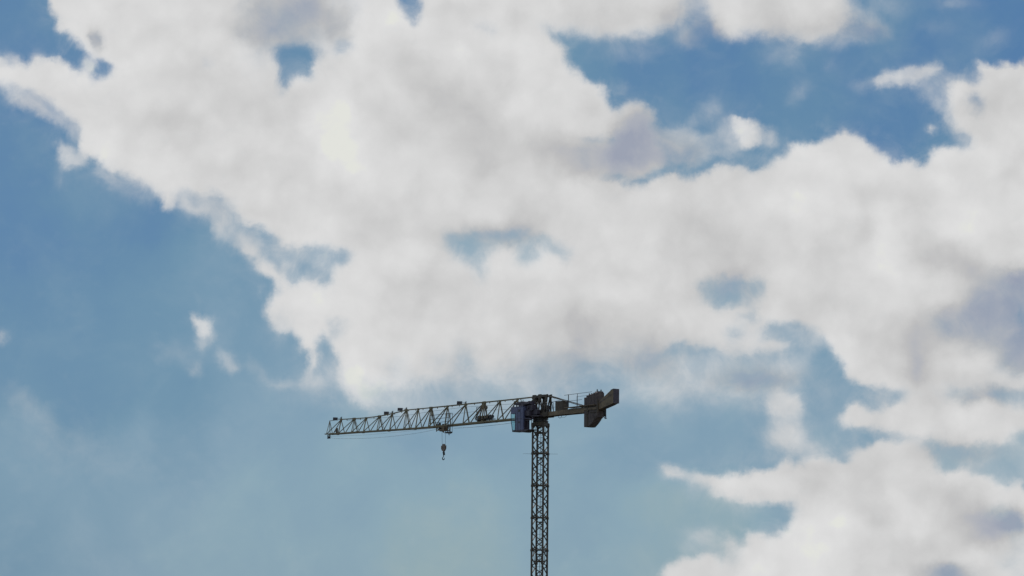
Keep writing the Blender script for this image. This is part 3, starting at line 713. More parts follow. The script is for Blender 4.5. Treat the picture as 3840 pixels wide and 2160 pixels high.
# --- mast
MT = R(-23.7) - TURN                         # mast turned against the jib
S = .985                                     # half width, leg centre to leg centre
LEG = .25
def rot(x, y, a): return (x*math.cos(a)-y*math.sin(a), x*math.sin(a)+y*math.cos(a))
corners = [(-S,-S),(S,-S),(S,S),(-S,S)]
H = 5.35
def mast_section(z, ladder=True):
    sec = MB()                                # the frame of flanges at the foot of the section
    for i in range(4):
        a, b = corners[i], corners[(i+1)%4]
        sec.beam((a[0],a[1],.10), (b[0],b[1],.10), .13, .2)
        sec.beam((a[0],a[1],-.17), (a[0],a[1],.21), LEG+.11)
        ma = ((a[0]*.72+b[0]*.28), (a[1]*.72+b[1]*.28), .16)
        sec.beam((a[0],a[1],.62), ma, .10); 
        mb_ = ((b[0]*.72+a[0]*.28), (b[1]*.72+a[1]*.28), .16)
        sec.beam((b[0],b[1],.62), mb_, .10)
    o = sec.build('mast_section', 'mast', crane); o.location = (0, 0, z); o.rotation_euler = (0, 0, MT)
    for a in corners:
        MB().beam((a[0],a[1],.21), (a[0],a[1],H-.17), LEG).build('leg', 'mast', o)
    for i in range(4):
        a, b = corners[i], corners[(i+1)%4]
        br = MB()
        q = H/4
        for k in range(4):
            p0, p1 = (a, b) if k % 2 == 0 else (b, a)
            br.beam((p0[0],p0[1],.12+q*k), (p1[0],p1[1],.12+q*(k+1)), .135)
        # small gussets where the diagonals meet a leg
        for k in range(1, 5):
            p = b if k % 2 else a; dx, dy = (a[0]-p[0], a[1]-p[1]) if k % 2 else (b[0]-p[0], b[1]-p[1])
            br.beam((p[0]+dx*.09, p[1]+dy*.09, q*k-.1), (p[0]+dx*.09, p[1]+dy*.09, q*k+.34), .05, .3)
        br.build('bracing', 'mast', o)
    ld = MB()
    lx = .15
    for s in (-.2, .2): ld.beam((lx+s, .25, .3), (lx+s, .25, H-.5), .055)
    for k in range(16): ld.beam((lx-.2, .25, .5+k*.29), (lx+.2, .25, .5+k*.29), .03)
    ld.build('ladder', 'steel', o)
    pl = MB(); pl.box(-.55, .45, -.1, .82, H-.62, H-.57); pl.beam((-.9, .35, H-.64), (.9, .35, H-.64), .07)
    pl.build('rest_platform', 'steel', o)
    MB().beam((-.95,-.35,H*.5), (.95,-.35,H*.5), .045).build('tie_rail', 'steel', o)
    return o
def copy_tree(o, parent):
    c = o.copy(); col.objects.link(c); c.parent = parent
    for ch in list(o.children): copy_tree(ch, c)
    return c
first = mast_section(33.03)
for k in range(1, 7):
    c = copy_tree(first, crane); c.location.z = 33.03 - H*k + (.02 if k > 3 else 0)
for zc in (36.55, 15.2):                     # collar frames round the legs with their struts
    cf = MB()
    for i in range(4):
        a, b = corners[i], corners[(i+1)%4]
        cf.beam((a[0]*.66,a[1]*.66,0), (b[0]*.66,b[1]*.66,0), .12, .24)
        cf.beam((a[0]*.8,a[1]*.8,0), (a[0]*.66,a[1]*.66,0), .16)
        cf.beam((a[0]*.62,a[1]*.62,0), (a[0]*.62,a[1]*.62,-.5), .10)
        cf.beam((a[0]*.62,a[1]*.62,0), (a[0]*.8,a[1]*.8,1.9), .07)
    o = cf.build('mast_collar', 'mast', crane); o.location = (0,0,zc); o.rotation_euler = (0,0,MT)
ar = MB(); ar.beam((-2.9,0,0), (2.9,0,0), .03, n=6)
o = ar.build('rod', 'rope', crane); o.location = (0,0,33.05); o.rotation_euler = (0,0,-TURN)
pd = MB(); pd.box(-3.6,3.6,-3.6,3.6,0,.62,0)
for a in corners: pd.box(a[0]-.35,a[0]+.35,a[1]-.35,a[1]+.35,.62,.80)
o = pd.build('foundation', 'base', crane); o.rotation_euler = (0,0,MT)

# --- slewing part
tr = MB()
for i in range(4):
    a, b = corners[i], corners[(i+1)%4]
    tr.beam((a[0],a[1],.12), (b[0],b[1],.12), .26, .30)
    tr.beam((a[0],a[1],-.2), (a[0],a[1],.38), LEG+.12)
    tr.beam((a[0],a[1],-.5), ((a[0]*.7+b[0]*.3),(a[1]*.7+b[1]*.3),.05), .12)
    tr.beam((b[0],b[1],-.5), ((b[0]*.7+a[0]*.3),(b[1]*.7+a[1]*.3),.05), .12)
tr.box(-S+.02,S-.02,-S+.02,S-.02,.06,.62)
tr.box(-S-.1,S+.1,-S-.1,S+.1,.30,.48)
o = tr.build('mast_head', 'mast', crane); o.location = (0,0,37.75); o.rotation_euler = (0,0,MT)
sr = MB(); sr.cyl((0,0),1.18,1.18,38.37,38.55); sr.cyl((0,0),1.05,1.05,38.55,38.78); sr.cyl((0,0),1.3,1.3,38.78,38.98)
for k in range(20):
    t = 2*math.pi*k/20; sr.cyl((1.24*math.cos(t),1.24*math.sin(t)),.045,.045,38.98,39.05,6)
sr.build('slewing_ring', 'steel', crane)
pf = MB()
pf.box(-2.6,2.4,-.98,.98,39.05,39.16); pf.prism([(-2.7,39.16),(3.0,39.16),(3.0,39.82),(.9,39.72),(-1.6,39.60),(-2.7,39.44)], -.95, -.70)
pf.prism([(-2.7,39.16),(3.0,39.16),(3.0,39.82),(.9,39.72),(-1.6,39.60),(-2.7,39.44)], .70, .95)
for x in (-2.5,-1.2,.2,1.4,2.6): pf.box(x,x+.14,-.70,.70,39.17,39.5)
pf.build('slewing_platform', 'mast', crane)
mo = MB(); mo.drum((-.9,-.25,39.55),(-.9,-.25,40.75),.30); mo.drum((-.15,.35,39.55),(-.15,.35,40.3),.26); mo.box(.9,1.9,-.45,.35,39.7,40.65,.08); mo.drum((1.45,-.6,40.75),(1.45,.5,40.75),.36); mo.drum((1.9,-.3,40.3),(2.35,-.3,40.3),.2)
mo.build('slewing_motor', 'steel', crane)
pp = MB(); cx_, cy_ = .35, -.2
for k in range(13):
    a0, a1 = math.pi*2*k/13, math.pi*2*(k+1)/13
    pp.beam((cx_+.42*math.cos(a0), -.85, 41.05+.42*math.sin(a0)), (cx_+.42*math.cos(a1), -.85, 41.05+.42*math.sin(a1)), .06, n=6)
pp.build('hoist_pulley', 'steel', crane)

# --- tower head
th = MB()
for y in (-.42, .42):
    th.prism([(-1.75,42.40),(-1.55,42.95),(-.85,42.95),(-.7,42.72),(-.1,42.78),(0,42.98),(.62,42.98),(.75,42.78),(1.75,42.80),(2.35,42.88),(2.3,42.35),(2.0,42.18),(1.75,42.46),(.78,42.5),(.55,42.2),(.05,42.2),(-.25,42.5),(-.85,42.4),(-1.1,42.1),(-1.45,42.1)], y-.13, y+.13)
for x in (-1.25, .3, 2.05): th.box(x-.3,x+.3,-.29,.29,42.5,42.72)
o = th.build('tower_head', 'mast', crane)
for y in (-1, 1):
    cm = MB(); t, b = .42*y, .78*y
    for (x0, x1, w, e) in ((-1.35,-3.35,.14,.14), (-1.30,-2.3,.13,.13), (-1.2,-1.25,.16,.16), (-1.1,-.15,.16,.14), (.15,-.9,.20,.14), (.3,.32,.22,.2), (.5,1.5,.20,.14), (2.1,1.75,.34,.22), (1.95,.55,.26,.18), (1.8,.95,.12,.12), (2.1,2.6,.14,.12)):
        cm.beam((x0,t,42.4), (x1,b,39.6), w*.72, end=e*.72)
    cm.prism([(-1.5,42.45),(-.9,42.45),(-1.05,41.9),(-1.35,41.9)], t-.07, t+.07)
    cm.prism([(0,42.3),(.62,42.3),(.42,41.55),(.2,41.55)], t-.07, t+.07)
    cm.prism([(1.8,42.3),(2.3,42.3),(2.2,41.6),(1.95,41.6)], t-.07, t+.07)
    cm.build('strut', 'mast', o)

# --- jib: two box chords below, one above, lattice between
W2 = .69
apex = [(-62.45,42.30),(-58.90,42.31),(-54.70,42.20),(-50.85,42.12),(-46.65,42.16),(-42.65,42.40),(-38.40,42.76),(-34.75,42.74),(-30.95,42.72),(-26.05,42.70),(-20.83,42.70),(-15.50,42.68),(-11.12,42.66),(-6.25,42.66),(-1.45,42.68)]
def chord_z(x):
    xs = [-64.3,-59,-54.6,-50.8,-46.6,-42.6,-38.3,-34.7,-30,-4,0]; zs = [39.80,39.70,39.64,39.57,39.49,39.42,39.33,39.29,39.24,39.24,39.24]
    return float(np.interp(x, xs, zs))
jib = empty('jib', (0,0,0), 0, crane)
tc_ = MB()
for (x0,z0),(x1,z1) in zip(apex[1:], apex[2:]): tc_.beam((x0,0,z0),(x1,0,z1),.17 if x0 < -31 else .21)
tc_.beam((apex[0][0]-.3,0,apex[0][1]-.04),(apex[1][0],0,apex[1][1]),.09)
for i,(x,z) in enumerate(apex[1:-1]):
    big = i in (1,3,5,7,10); tc_.box(x-(.42 if big else .24), x+(.38 if big else .2), -.13, .13, z-.22, z+(.16 if big else .12), .05)
for x in np.arange(-57, -4, 2.15): 
    z = float(np.interp(x, [a[0] for a in apex], [a[1] for a in apex])); tc_.box(x-.07, x+.07, -.04, .04, z-.28, z-.1)
tc_.build('top_chord', 'yellow', jib)
for y in (-W2, W2):
    bc = MB(); xs = [-62.95]+[a[0]+.15 for a in apex[1:]]
    for a, b in zip(xs, xs[1:]): bc.beam((a,y,chord_z(a)),(b,y,chord_z(b)),.17 if a < -36 else .20,.19 if a < -31 else .26)
    for x in (-60.9,-52.7,-44.6,-36.6,-29.0,-13.0):
        z = chord_z(x); bc.box(x-.3,x+.3,y-.13,y+.13,z-.15,z+.15,.03)
    bc.build('bottom_chord', 'yellow', jib)
def foot(k): return apex[k][0]+ (.2 if k else -.15)
for k in range(1, len(apex)):
    lp = MB(); ax_, az_ = apex[k]; w = .105 if ax_ < -31 else .125
    f0, f1 = foot(k-1), foot(k)
    if k == len(apex)-1: f1 = ax_
    for y in (-W2, W2):
        thick = w*1.35 if (y > 0) == (k % 2 == 0) else w
        lp.beam((ax_,0,az_-.05),(f0+.12,y,chord_z(f0)+.08),w)
        lp.beam((ax_,0,az_-.05),(f1,y,chord_z(f1)+.08),thick)
    if k in (2, 4, 6, 8):
        for y in (-W2, W2): lp.beam((ax_+.25,0,az_-.05),(f1+.55,y,chord_z(f1)+.08),w*.8)
    lp.beam((f1,-W2,chord_z(f1)),(f1,W2,chord_z(f1)),.09); lp.beam((f0,-W2,chord_z(f0)),(f1,W2,chord_z(f1)),.07)
    lp.build('lattice_panel', 'yellow', jib)
tf = MB()
for y in (-W2, W2):
    tf.beam((apex[0][0]-.2,0,apex[0][1]-.05),(-62.65,y,chord_z(-63)+.05),.08)
    tf.beam((apex[0][0]-.2,0,apex[0][1]-.05),(-62.6,y*.2,chord_z(-63)+.05),.05)
tf.beam((-63.0,-W2-.12,39.8),(-63.0,W2+.12,39.8),.2,.14); tf.beam((-63.4,-.4,39.78),(-62.9,-.4,39.80),.12); tf.beam((-63,0,39.75),(-62.3,0,39.7),.3,.12)
tf.build('tip_frame', 'yellow', jib)
hb = MB(); hb.box(-63.2,-63.07,-.1,.1,38.95,39.66); hb.box(-62.6,-62.47,-.1,.1,38.95,39.66); hb.box(-63.07,-62.6,-.08,.08,39.22,39.36)
hb.drum((-62.83,-.12,39.15),(-62.83,.12,39.15),.15)
hb.build('tip_pulley', 'steel', jib)
pt = MB(); pt.box(-59.45,-59.15,-.8,-.5,39.75,40.7,.03); pt.beam((-60.3,-.65,39.9),(-59.3,-.65,40.3),.08)
pt.build('rope_drum_post', 'girder', jib)
# walkway rails inside the jib beside the trolley
wr = MB()
for z, x0, x1 in ((41.32,-31.2,-25.4),(40.62,-31.3,-25.5),(39.95,-31.3,-25.4)): wr.beam((x0,-.1,z),(x1,-.1,z+.05),.07)
for x in (-25.6,-31.1): wr.beam((x,-.1,39.4),(x,-.1,41.35),.06)
wr.build('walkway_rail', 'steel', jib)
wn = MB()
wn.box(-17.3,-12.9,-.5,.5,39.62,39.74); wn.drum((-16.6,-.42,40.05),(-16.6,.42,40.05),.36); wn.box(-16.2,-14.2,-.36,.36,39.8,40.35,.06)
wn.drum((-14.2,.0,40.1),(-13.1,.0,40.1),.3); wn.prism([(-13.4,39.5),(-12.6,39.4),(-12.75,40.2),(-13.1,40.42),(-13.5,40.38)],-.5,-.4)
wn.box(-17.0,-16.7,-.42,.42,39.4,39.6); wn.box(-15.6,-15.3,-.42,.42,39.4,39.6)
wn.build('trolley_winch', 'steel', jib)
wf = MB()
for a, b in (((-17.25,-.6,39.9),(-15.75,0,42.5)),((-16.2,-.6,39.9),(-15.65,0,42.5)),((-14.6,-.6,39.9),(-15.35,0,42.4)),((-13.9,-.6,39.9),(-15.2,0,42.4))): wf.beam(a,b,.17)
wf.drum((-15.0,-.12,41.75),(-15.0,.12,41.75),.3)
wf.build('winch_frame', 'girder', jib)
wp = MB(); wp.box(-16.9,-13.2,-.97,-.72,39.72,39.80)
for x in (-16.4,-15.3,-13.7): wp.beam((x,-.95,39.8),(x,-.95,41.85),.08)
wp.beam((-16.4,-.95,41.82),(-15.3,-.95,41.82),.07); wp.beam((-16.4,-.95,40.8),(-15.3,-.95,40.8),.05); wp.beam((-14.2,-.95,41.85),(-13.7,-.95,41.85),.07)
wp.build('service_platform', 'steel', jib)
# marker boards standing on the top chord
for x0, x1, z0, z1, px in ((-61.56,-60.14,42.83,42.18,-58.9),(-45.27,-43.84,42.91,42.25,-42.65),(-41.06,-39.58,43.25,42.71,-38.4),(-23.35,-21.91,43.38,42.68,-20.83)):
    bd = MB(); zc = (z0+z1)/2+.02; dz = .09
    L_, H_ = (x1-x0), .62
    bd.add([(x0+.0,-.05,zc-H_/2+dz),(x1-.03,-.05,zc-H_/2-dz*.2),(x1+.02,-.05,zc+H_/2-dz),(x0+.05,-.05,zc+H_/2+dz*.2)]+[(x0,.05,zc-H_/2+dz),(x1-.03,.05,zc-H_/2-dz*.2),(x1+.02,.05,zc+H_/2-dz),(x0+.05,.05,zc+H_/2+dz*.2)],
        [(0,1,2,3),(7,6,5,4),(0,4,5,1),(1,5,6,2),(2,6,7,3),(3,7,4,0)])
    bo = bd.build('marker_board', 'board', crane)
    am = MB(); az_ = float(np.interp(px, [a[0] for a in apex], [a[1] for a in apex]))
    am.beam((x1,0,zc+.02),(px,0,az_+.22),.05); am.beam((px+.1,0,az_),(px+.1,0,az_+.5),.1); am.beam((px-.15,0,az_),(px-.15,0,az_+.42),.08); am.beam((px-.16,0,az_+.25),(px+.12,0,az_+.25),.06)
    am.beam((x1-.1,0,zc+.02),(x1-.1,0,az_-.02 if px > -50 else 42.24),.05)
    am.build('arm', 'steel', bo)

# --- ropes
def rope(name, pts, r, n=6):
    return MB().tube(pts, r, n).build(name, 'rope', crane)
sag = [(-62.6,.15,39.1),(-60,.25,38.84),(-56,.25,38.62),(-52,.25,38.44),(-48,.25,38.34),(-44,.25,38.32),(-40,.25,38.36),(-36,.25,38.46),(-32,.25,38.66),(-29.2,.25,38.9)]
rope('trolley_rope', sag, .016)
rope('trolley_rope', [(-24.5,.25,38.75),(-20,.25,38.62),(-15,.25,38.6),(-10,.25,38.66),(-6,.25,38.8),(-2,.25,39.05)], .022)
rope('hoist_rope', [(-62.6,.1,39.35),(-50,.1,39.0),(-40,.1,38.95),(-29,.1,39.05)], .012)
rope('hoist_rope', [(-57,0,42.0),(-40,0,41.75),(-30,0,42.1),(-20,0,42.2),(-8,0,41.9),(0,0,41.9)], .018)
rope('hoist_rope', [(-26,.2,41.2),(-16,.2,41.3),(-7,.2,41.0),(0,.2,41.0)], .018)

# --- trolley with its maintenance cage
tl = empty('trolley', (0,0,0), 0, crane)
b = MB()
TX = lambda x: -28.3+(x+29.15)*.545
for y in (-W2, W2):
    b.beam((TX(-29.15),y,39.35),(TX(-29.15),y,38.3),.12); b.beam((TX(-25.3),y,39.3),(TX(-25.3),y,38.25),.13)
    b.beam((TX(-29.1),y,38.55),(TX(-25.3),y,38.5),.14,.18); b.beam((TX(-29.1),y,39.05),(TX(-28.0),y,38.6),.09); b.beam((TX(-26.6),y,39.1),(TX(-25.4),y,38.6),.08); b.beam((TX(-27.4),y,39.05),(TX(-25.3),y,39.0),.09)
b.prism([(-27.9,38.35),(-26.5,38.35),(-26.3,38.8),(-26.4,39.1),(-26.7,39.0),(-27.0,38.8),(-27.4,39.05),(-28.0,39.0),(-28.1,38.7)], -.3, .3)
b.beam((-26.75,-.3,38.5),(-26.75,-.3,38.05),.14)
b.build('trolley_frame', 'girder', tl)
b = MB()
for x in (-27.8, -26.7):
    b.drum((x,-.45,38.75),(x,.45,38.75),.3)
for x in (-28.2,-26.3):
    for y in (-W2, W2): b.drum((x,y-.1,39.42),(x,y+.1,39.42),.12)
b.build('pulley', 'steel', tl); b = MB()
b.box(-28.5,-28.15,-.15,.15,39.2,39.9,.06); b.box(-28.9,-28.7,-.1,.1,39.2,39.7,.04); b.box(-27.5,-27.1,-.12,.1,39.2,39.65,.06)
b.build('motor', 'steel', tl)
cg = MB(); CX = 1.35
cg.prism([(CX-26.35,37.95),(CX-26.35,37.8),(CX-25.5,37.72),(CX-25.3,37.68),(CX-24.7,37.78),(CX-24.7,38.02),(CX-25.2,38.04),(CX-25.5,38.06)], -1.4, -.9)
for x, y in ((-26.1,-.92),(-24.75,-.92),(-26.1,-1.38),(-24.75,-1.38),(-25.4,-1.38)): cg.beam((CX+x,y,38.0),(CX+x,y,39.4 if x == -25.4 else 41.25),.05)
for z in (41.22, 39.1):
    cg.beam((CX-26.1,-1.38,z),(CX-24.75,-1.38,z),.05); cg.beam((CX-26.1,-.92,z),(CX-24.75,-.92,z),.05); cg.beam((CX-24.75,-1.38,z),(CX-24.75,-.92,z),.05)
cg.beam((CX-25.6,-1.1,37.75),(CX-25.4,-1.1,37.4),.05); cg.beam((CX-25.2,-1.1,37.75),(CX-25.4,-1.1,37.4),.05)
cg.build('maintenance_cage', 'steel', tl)
# --- hook block
hk = empty('hook_block', (0,0,0), 0, crane)
hx = -27.05
for x in (hx-.58, hx+.52): rope('hoist_rope', [(x,0,38.5),(x+(.12 if x < hx else -.05),0,35.95)], .02)
hs = [(-.60,35.82),(-.28,35.84),(-.24,36.04),(-.12,36.12),(.14,36.12),(.26,36.04),(.3,35.86),(.60,35.84),(.60,35.32),(.36,35.02),(.22,34.88),(-.24,34.88),(-.40,35.04),(-.60,35.30)]
b = MB()
b.prism([(hx+x, z) for x, z in hs], -.15, -.08); b.prism([(hx+x*.96, z) for x, z in hs], .08, .15); b.box(hx-.4,hx+.4,-.09,.09,35.0,35.95,.08)
b.drum((hx-.28,-.19,35.5),(hx-.28,.19,35.5),.07,8); b.drum((hx+.28,-.19,35.5),(hx+.28,.19,35.5),.07,8)
b.build('housing', 'hookyel', hk)
for s_ in (-1, 1): MB().tube([(hx+s_*.57,0,35.36),(hx+s_*.62,0,35.18),(hx+s_*.5,0,35.0),(hx+s_*.28,0,34.9)], .03).build('guard', 'steel', hk)
b = MB(); b.beam((hx,0,34.92),(hx+.10,0,34.45),.36,.24,n=8,end=.42); b.beam((hx+.10,0,34.45),(hx-.02,0,34.12),.42,.24,n=8,end=.18)
b.beam((hx+.18,0,34.75),(hx+.36,0,34.15),.14,n=6,end=.10); b.beam((hx-.16,0,34.7),(hx-.2,0,34.5),.12); b.beam((hx-.02,0,34.2),(hx-.04,0,33.84),.12,n=8)
b.build('shackle', 'steel', hk)
b = MB(); pts = [(hx-.04,0,33.88)]
for k in range(13):
    a = R(125+k*21.5); r = .245
    pts.append((hx-.03+r*1.15*math.cos(a), 0, 33.60+r*math.sin(a)))
for i,(p,q) in enumerate(zip(pts, pts[1:])):
    w = [.11,.12,.14,.15,.16,.17,.17,.16,.15,.13,.11,.09,.07][min(i,12)]; b.beam(p,q,w,n=8)
b.build('hook', 'steel', hk)

# --- counter jib
cj = empty('counter_jib', (0,0,0), 0, crane)
for y in (-1, 1):
    gb = MB(); y0, y1 = (-.78,-.60) if y < 0 else (.60,.78)
    gb.prism([(2.4,39.20),(15.85,39.22),(15.85,39.98),(9.6,40.02),(7.6,39.93),(3.01,39.84),(2.4,39.83)], y0, y1)
    gb.box(2.5,15.8,y0-.05 if y < 0 else y0-.02,y1+.02 if y < 0 else y1+.05,39.17,39.215)
    for x in (4.2,6.9,9.7,11.7): gb.box(x,x+.05,y0-.02,y1+.02,39.24,39.82)
    gb.build('girder', 'girder', cj)
dk = MB(); dk.box(3.2,12.2,-.58,.58,39.74,39.80); dk.build('deck', 'steel', cj); dk = MB()
for x in np.arange(3.4,12,1.5): dk.beam((x,-.6,39.4),(x,.6,39.4),.12)
dk.build('cross_beam', 'steel', cj)
sp_ = MB(); sp_.prism([(7.9,40.12),(15.5,40.20),(15.5,40.27),(13,40.26),(7.9,40.22)], -1.35, -.8); sp_.prism([(9.1,40.03),(15.5,40.05),(15.5,40.12),(8.6,40.12)],-1.1,-.84)
sp_.prism([(10.9,40.22),(11.4,40.42),(12.1,40.42),(12.5,40.25)], -.75, -.5)
sp_.build('side_platform', 'girder', cj)
rl = MB()
for x in (8.9, 11.2): rl.beam((x,-1.3,40.2),(x,-1.3,42.32),.10 if x < 9 else .06)
rl.beam((7.8,-1.3,42.25),(14.9,-1.3,42.35),.06); rl.beam((8.1,-1.3,41.2),(12.4,-1.3,41.25),.05); rl.beam((8.3,1.0,40.1),(8.3,1.0,42.2),.04); rl.beam((8.3,1.0,42.15),(12.4,1.0,42.15),.04); rl.beam((8.05,-.8,40.0),(8.05,-.8,41.45),.13)
rl.beam((4.0,-.75,41.45),(3.2,-.75,41.3),.05); rl.beam((3.2,-.75,41.35),(6.4,-.75,41.62),.05)
for x0, x1 in ((3.35,4.35),):
    rl.tube([(x0,-.75,39.85),(x0,-.75,41.15),(x0+.15,-.75,41.32),(x1-.15,-.75,41.35),(x1,-.75,41.2),(x1,-.75,39.85)], .035)
rl.beam((2.6,-.75,40.5),(4.7,-.75,40.55),.04); rl.beam((2.6,-.75,40.3),(4.35,-.75,40.32),.04)
rl.tube([(2.3,-.75,41.4),(2.85,-.75,41.35),(2.95,-.75,41.2),(2.95,-.75,39.85)], .035)
rl.beam((-2.2,-.85,41.45),(2.8,-.85,41.3),.045); rl.beam((-2.2,-.85,40.7),(1.2,-.85,40.7),.035)
rl.build('railing', 'steel', cj)
cb = MB(); cb.box(4.75,6.72,-.72,.35,39.86,41.42,.03); cb.box(4.7,6.78,-.76,.40,41.42,41.47); cb.box(5.6,5.63,-.735,-.72,39.95,41.35)
cb.build('electrical_cabinet', 'mast', cj)
for y in (-.42, .42):
    tb = MB(); tb.beam((2.15,y,42.62),(11.6,y*1.3,40.28),.11); tb.beam((2.15,y,42.62),(4.4,y*1.08,42.06),.15); tb.box(11.3,11.9,y*1.3-.08,y*1.3+.08,40.05,40.4,.04)
    tb.build('tie_bar', 'mast', cj)
lp_ = MB(); lp_.tube([(4.6,0,39.25),(4.7,0,38.9),(5.1,0,38.72),(5.5,0,38.85),(5.6,0,39.2)], .03)
lp_.tube([(5.5,0,38.85),(6.3,0,38.75),(7.2,0,39.2)], .018)
lp_.build('cable_loop', 'steel', cj)
# --- ballast slabs
tops = [41.6,41.93,42.02,42.08,42.22,42.46]
xs = [12.42,12.98,13.62,14.22,14.72,15.02,15.72]
bots = [(36.76,36.72),(36.72,36.72),(36.76,37.12),(37.14,37.5),(37.56,37.78),(37.86,38.28)]
for k in range(6):
    sb = MB(); x0, x1 = xs[k]+.02, xs[k+1]-.02; b0, b1 = bots[k]; t = tops[k]; c = .06
    w = .78 if k < 5 else .75
    # slab with chamfered bottom corners, outline in y,z pushed through x
    pts = [(-w,b0+.3),(-w+.12,b0),(w-.12,b0),(w,b0+.3),(w,t-.3),(w-.3,t),(-w+.3,t-.0),(-w,t-.3)]
    if k != 5: pts = [(-w,b0+.1),(-w+.08,b0),(w-.1,b0),(w-.02,b0+.1),(w,t-.06),(w-.06,t),(-w+.06,t),(-w,t-.06)]
    sh = b1-b0; n = 8
    pts = [(y-.1, z) for y, z in pts]; vs = [(x0,y,z) for y,z in pts]+[(x1,y,z+(sh if i < 4 and k < 6 else 0)) for i,(y,z) in enumerate(pts)]
    sb.add(vs, [tuple(range(n-1,-1,-1)), tuple(range(n,2*n))]+[(i,(i+1)%n,(i+1)%n+n,i+n) for i in range(n)])
    so_ = sb.build('ballast_slab', 'concrete', crane)
    pn = MB(); xm = (x0+x1)/2
    for y in ((-.55,.25) if k == 5 else (-.5,.5)): pn.cyl((xm,y),.075,.075,t-.02,t+(.34 if k in (0,1,5) else .2),8); pn.cyl((xm,y),.12,.12,t+.1,t+.2,8)
    pn.build('lifting_eye', 'steel', so_)
fr = MB()
fr.box(15.73,16.0,-.98,-.80,39.0,41.1); fr.box(15.73,16.0,.70,.86,38.4,40.6); fr.box(13.2,13.42,-.96,-.88,36.8,39.9); MB().box(12.3,15.69,-1.0,-.90,39.5,39.86).box(12.3,15.69,-.90,-.79,39.45,39.9).build('ballast_bearer','girder',cj); fr.box(15.74,15.98,-.8,.7,39.3,40.0)
fr.box(13.25,13.6,-1.02,-.9,39.25,39.98); fr.box(14.0,15.5,-.98,-.9,39.0,39.1)
fr.build('ballast_frame', 'mast', cj)
hg = MB(); hg.tube([(16.1,.3,39.4),(16.2,.3,38.9),(16.1,.3,38.3),(16.3,.3,38.05)], .06); hg.beam((16.5,.3,39.5),(16.55,.3,38.0),.13); hg.box(16.4,16.75,.2,.4,37.95,38.02)
hg.build('hanging_bracket', 'steel', cj)
eh = MB(); eh.prism([(15.85,39.38),(18.95,40.05),(19.75,40.30),(19.75,42.50),(19.1,42.38),(16.9,41.15),(16.05,40.68)], -.80, .34)
eh_o = eh.build('end_housing', 'girder', crane)
e2 = MB(); e2.prism([(16.35,40.50),(19.2,41.60),(19.2,41.68),(16.35,40.58)], -.815, -.80); e2.box(19.75,19.79,-.84,.38,40.22,42.56); e2.prism([(19.05,42.36),(19.77,42.52),(19.77,42.58),(19.05,42.42)],-.84,.38)
e2.build('seam_plate', 'cabdark', eh_o)
e3 = MB(); e3.prism([(17.1,39.60),(19.0,40.02),(19.0,40.05),(17.1,39.64)], -.7,.25); e3.build('underside_panel', 'cabdark', eh_o)

# --- operator's cab on the near side
cabo = empty('cab', (0,0,0), 0, crane)
YN, YF = -2.55, -1.15
b = MB()
b.box(-3.55,-1.62,YN,YF,37.05,40.92,.04)           # closed body behind the glass
b.prism([(-4.80,39.85),(-3.55,39.85),(-3.55,40.94),(-4.80,40.90)], YN, YN+.05); b.prism([(-4.80,39.85),(-3.55,39.85),(-3.55,40.94),(-4.80,40.90)], YF-.05, YF)
b.prism([(-4.83,40.88),(-1.55,40.94),(-1.55,41.02),(-4.83,40.97)], YN-.05, YF+.05)
b.box(-4.84,-4.78,YN,YF,39.85,40.9)
b.build('body', 'cab', cabo)
b = MB()
for x in (-3.0,-2.2): b.box(x,x+.04,YN-.02,YN,37.1,40.85)
b.box(-3.5,-1.7,YN-.025,YN,38.9,38.95); b.box(-2.85,-2.35,YN-.03,YN,38.2,38.5,.03); b.box(-2.85,-2.35,YN-.03,YN,40.1,40.5,.03)
b.build('side_trim', 'cabdark', cabo)
b = MB()
for y in (YN, YF):
    b.beam((-4.80,y,39.9),(-4.72,y,38.6),.07); b.beam((-4.72,y,38.6),(-4.36,y,37.02),.07); b.beam((-3.6,y,37.0),(-3.6,y,39.9),.08)
    b.beam((-4.36,y,37.04),(-3.55,y,37.06),.09); b.beam((-4.74,y,38.72),(-3.6,y,38.78),.10)
b.beam((-4.36,YN,37.04),(-4.36,YF,37.04),.08); b.beam((-4.73,YN,38.7),(-4.73,YF,38.7),.07)
b.build('window_frame', 'cabdark', cabo)
b = MB(); 
for y in (YN+.01, YF-.01):
    b.add([(-4.80,y,39.85),(-4.72,y,38.6),(-4.36,y,37.04),(-3.6,y,37.06),(-3.6,y,39.85)], [(0,1,2,3,4)])
b.add([(-4.80,YN,39.85),(-4.80,YF,39.85),(-4.73,YF,38.6),(-4.73,YN,38.6),(-4.37,YF,37.05),(-4.37,YN,37.05)], [(0,1,2,3),(3,2,4,5)])
b.build('window', 'glass', cabo)
b = MB(); b.box(-4.1,-3.65,-2.1,-1.6,37.3,37.75,.05); b.box(-3.85,-3.65,-2.1,-1.6,37.75,38.5,.05); b.beam((-4.3,-1.9,37.2),(-4.15,-1.9,38.1),.07); b.beam((-4.25,-1.7,38.0),(-3.95,-1.9,38.1),.09)
b.build('seat', 'steel', cabo)
b = MB(); b.prism([(-4.40,36.80),(-4.30,37.05),(-1.5,37.05),(-.1,37.05),(-.1,36.92),(-1.6,36.62),(-1.9,36.62),(-2.0,36.80)], YN-.03, YF+.15); b.box(-1.55,.35,-2.3,-.8,36.93,37.03)
b.build('floor_platform', 'cabdark', cabo)
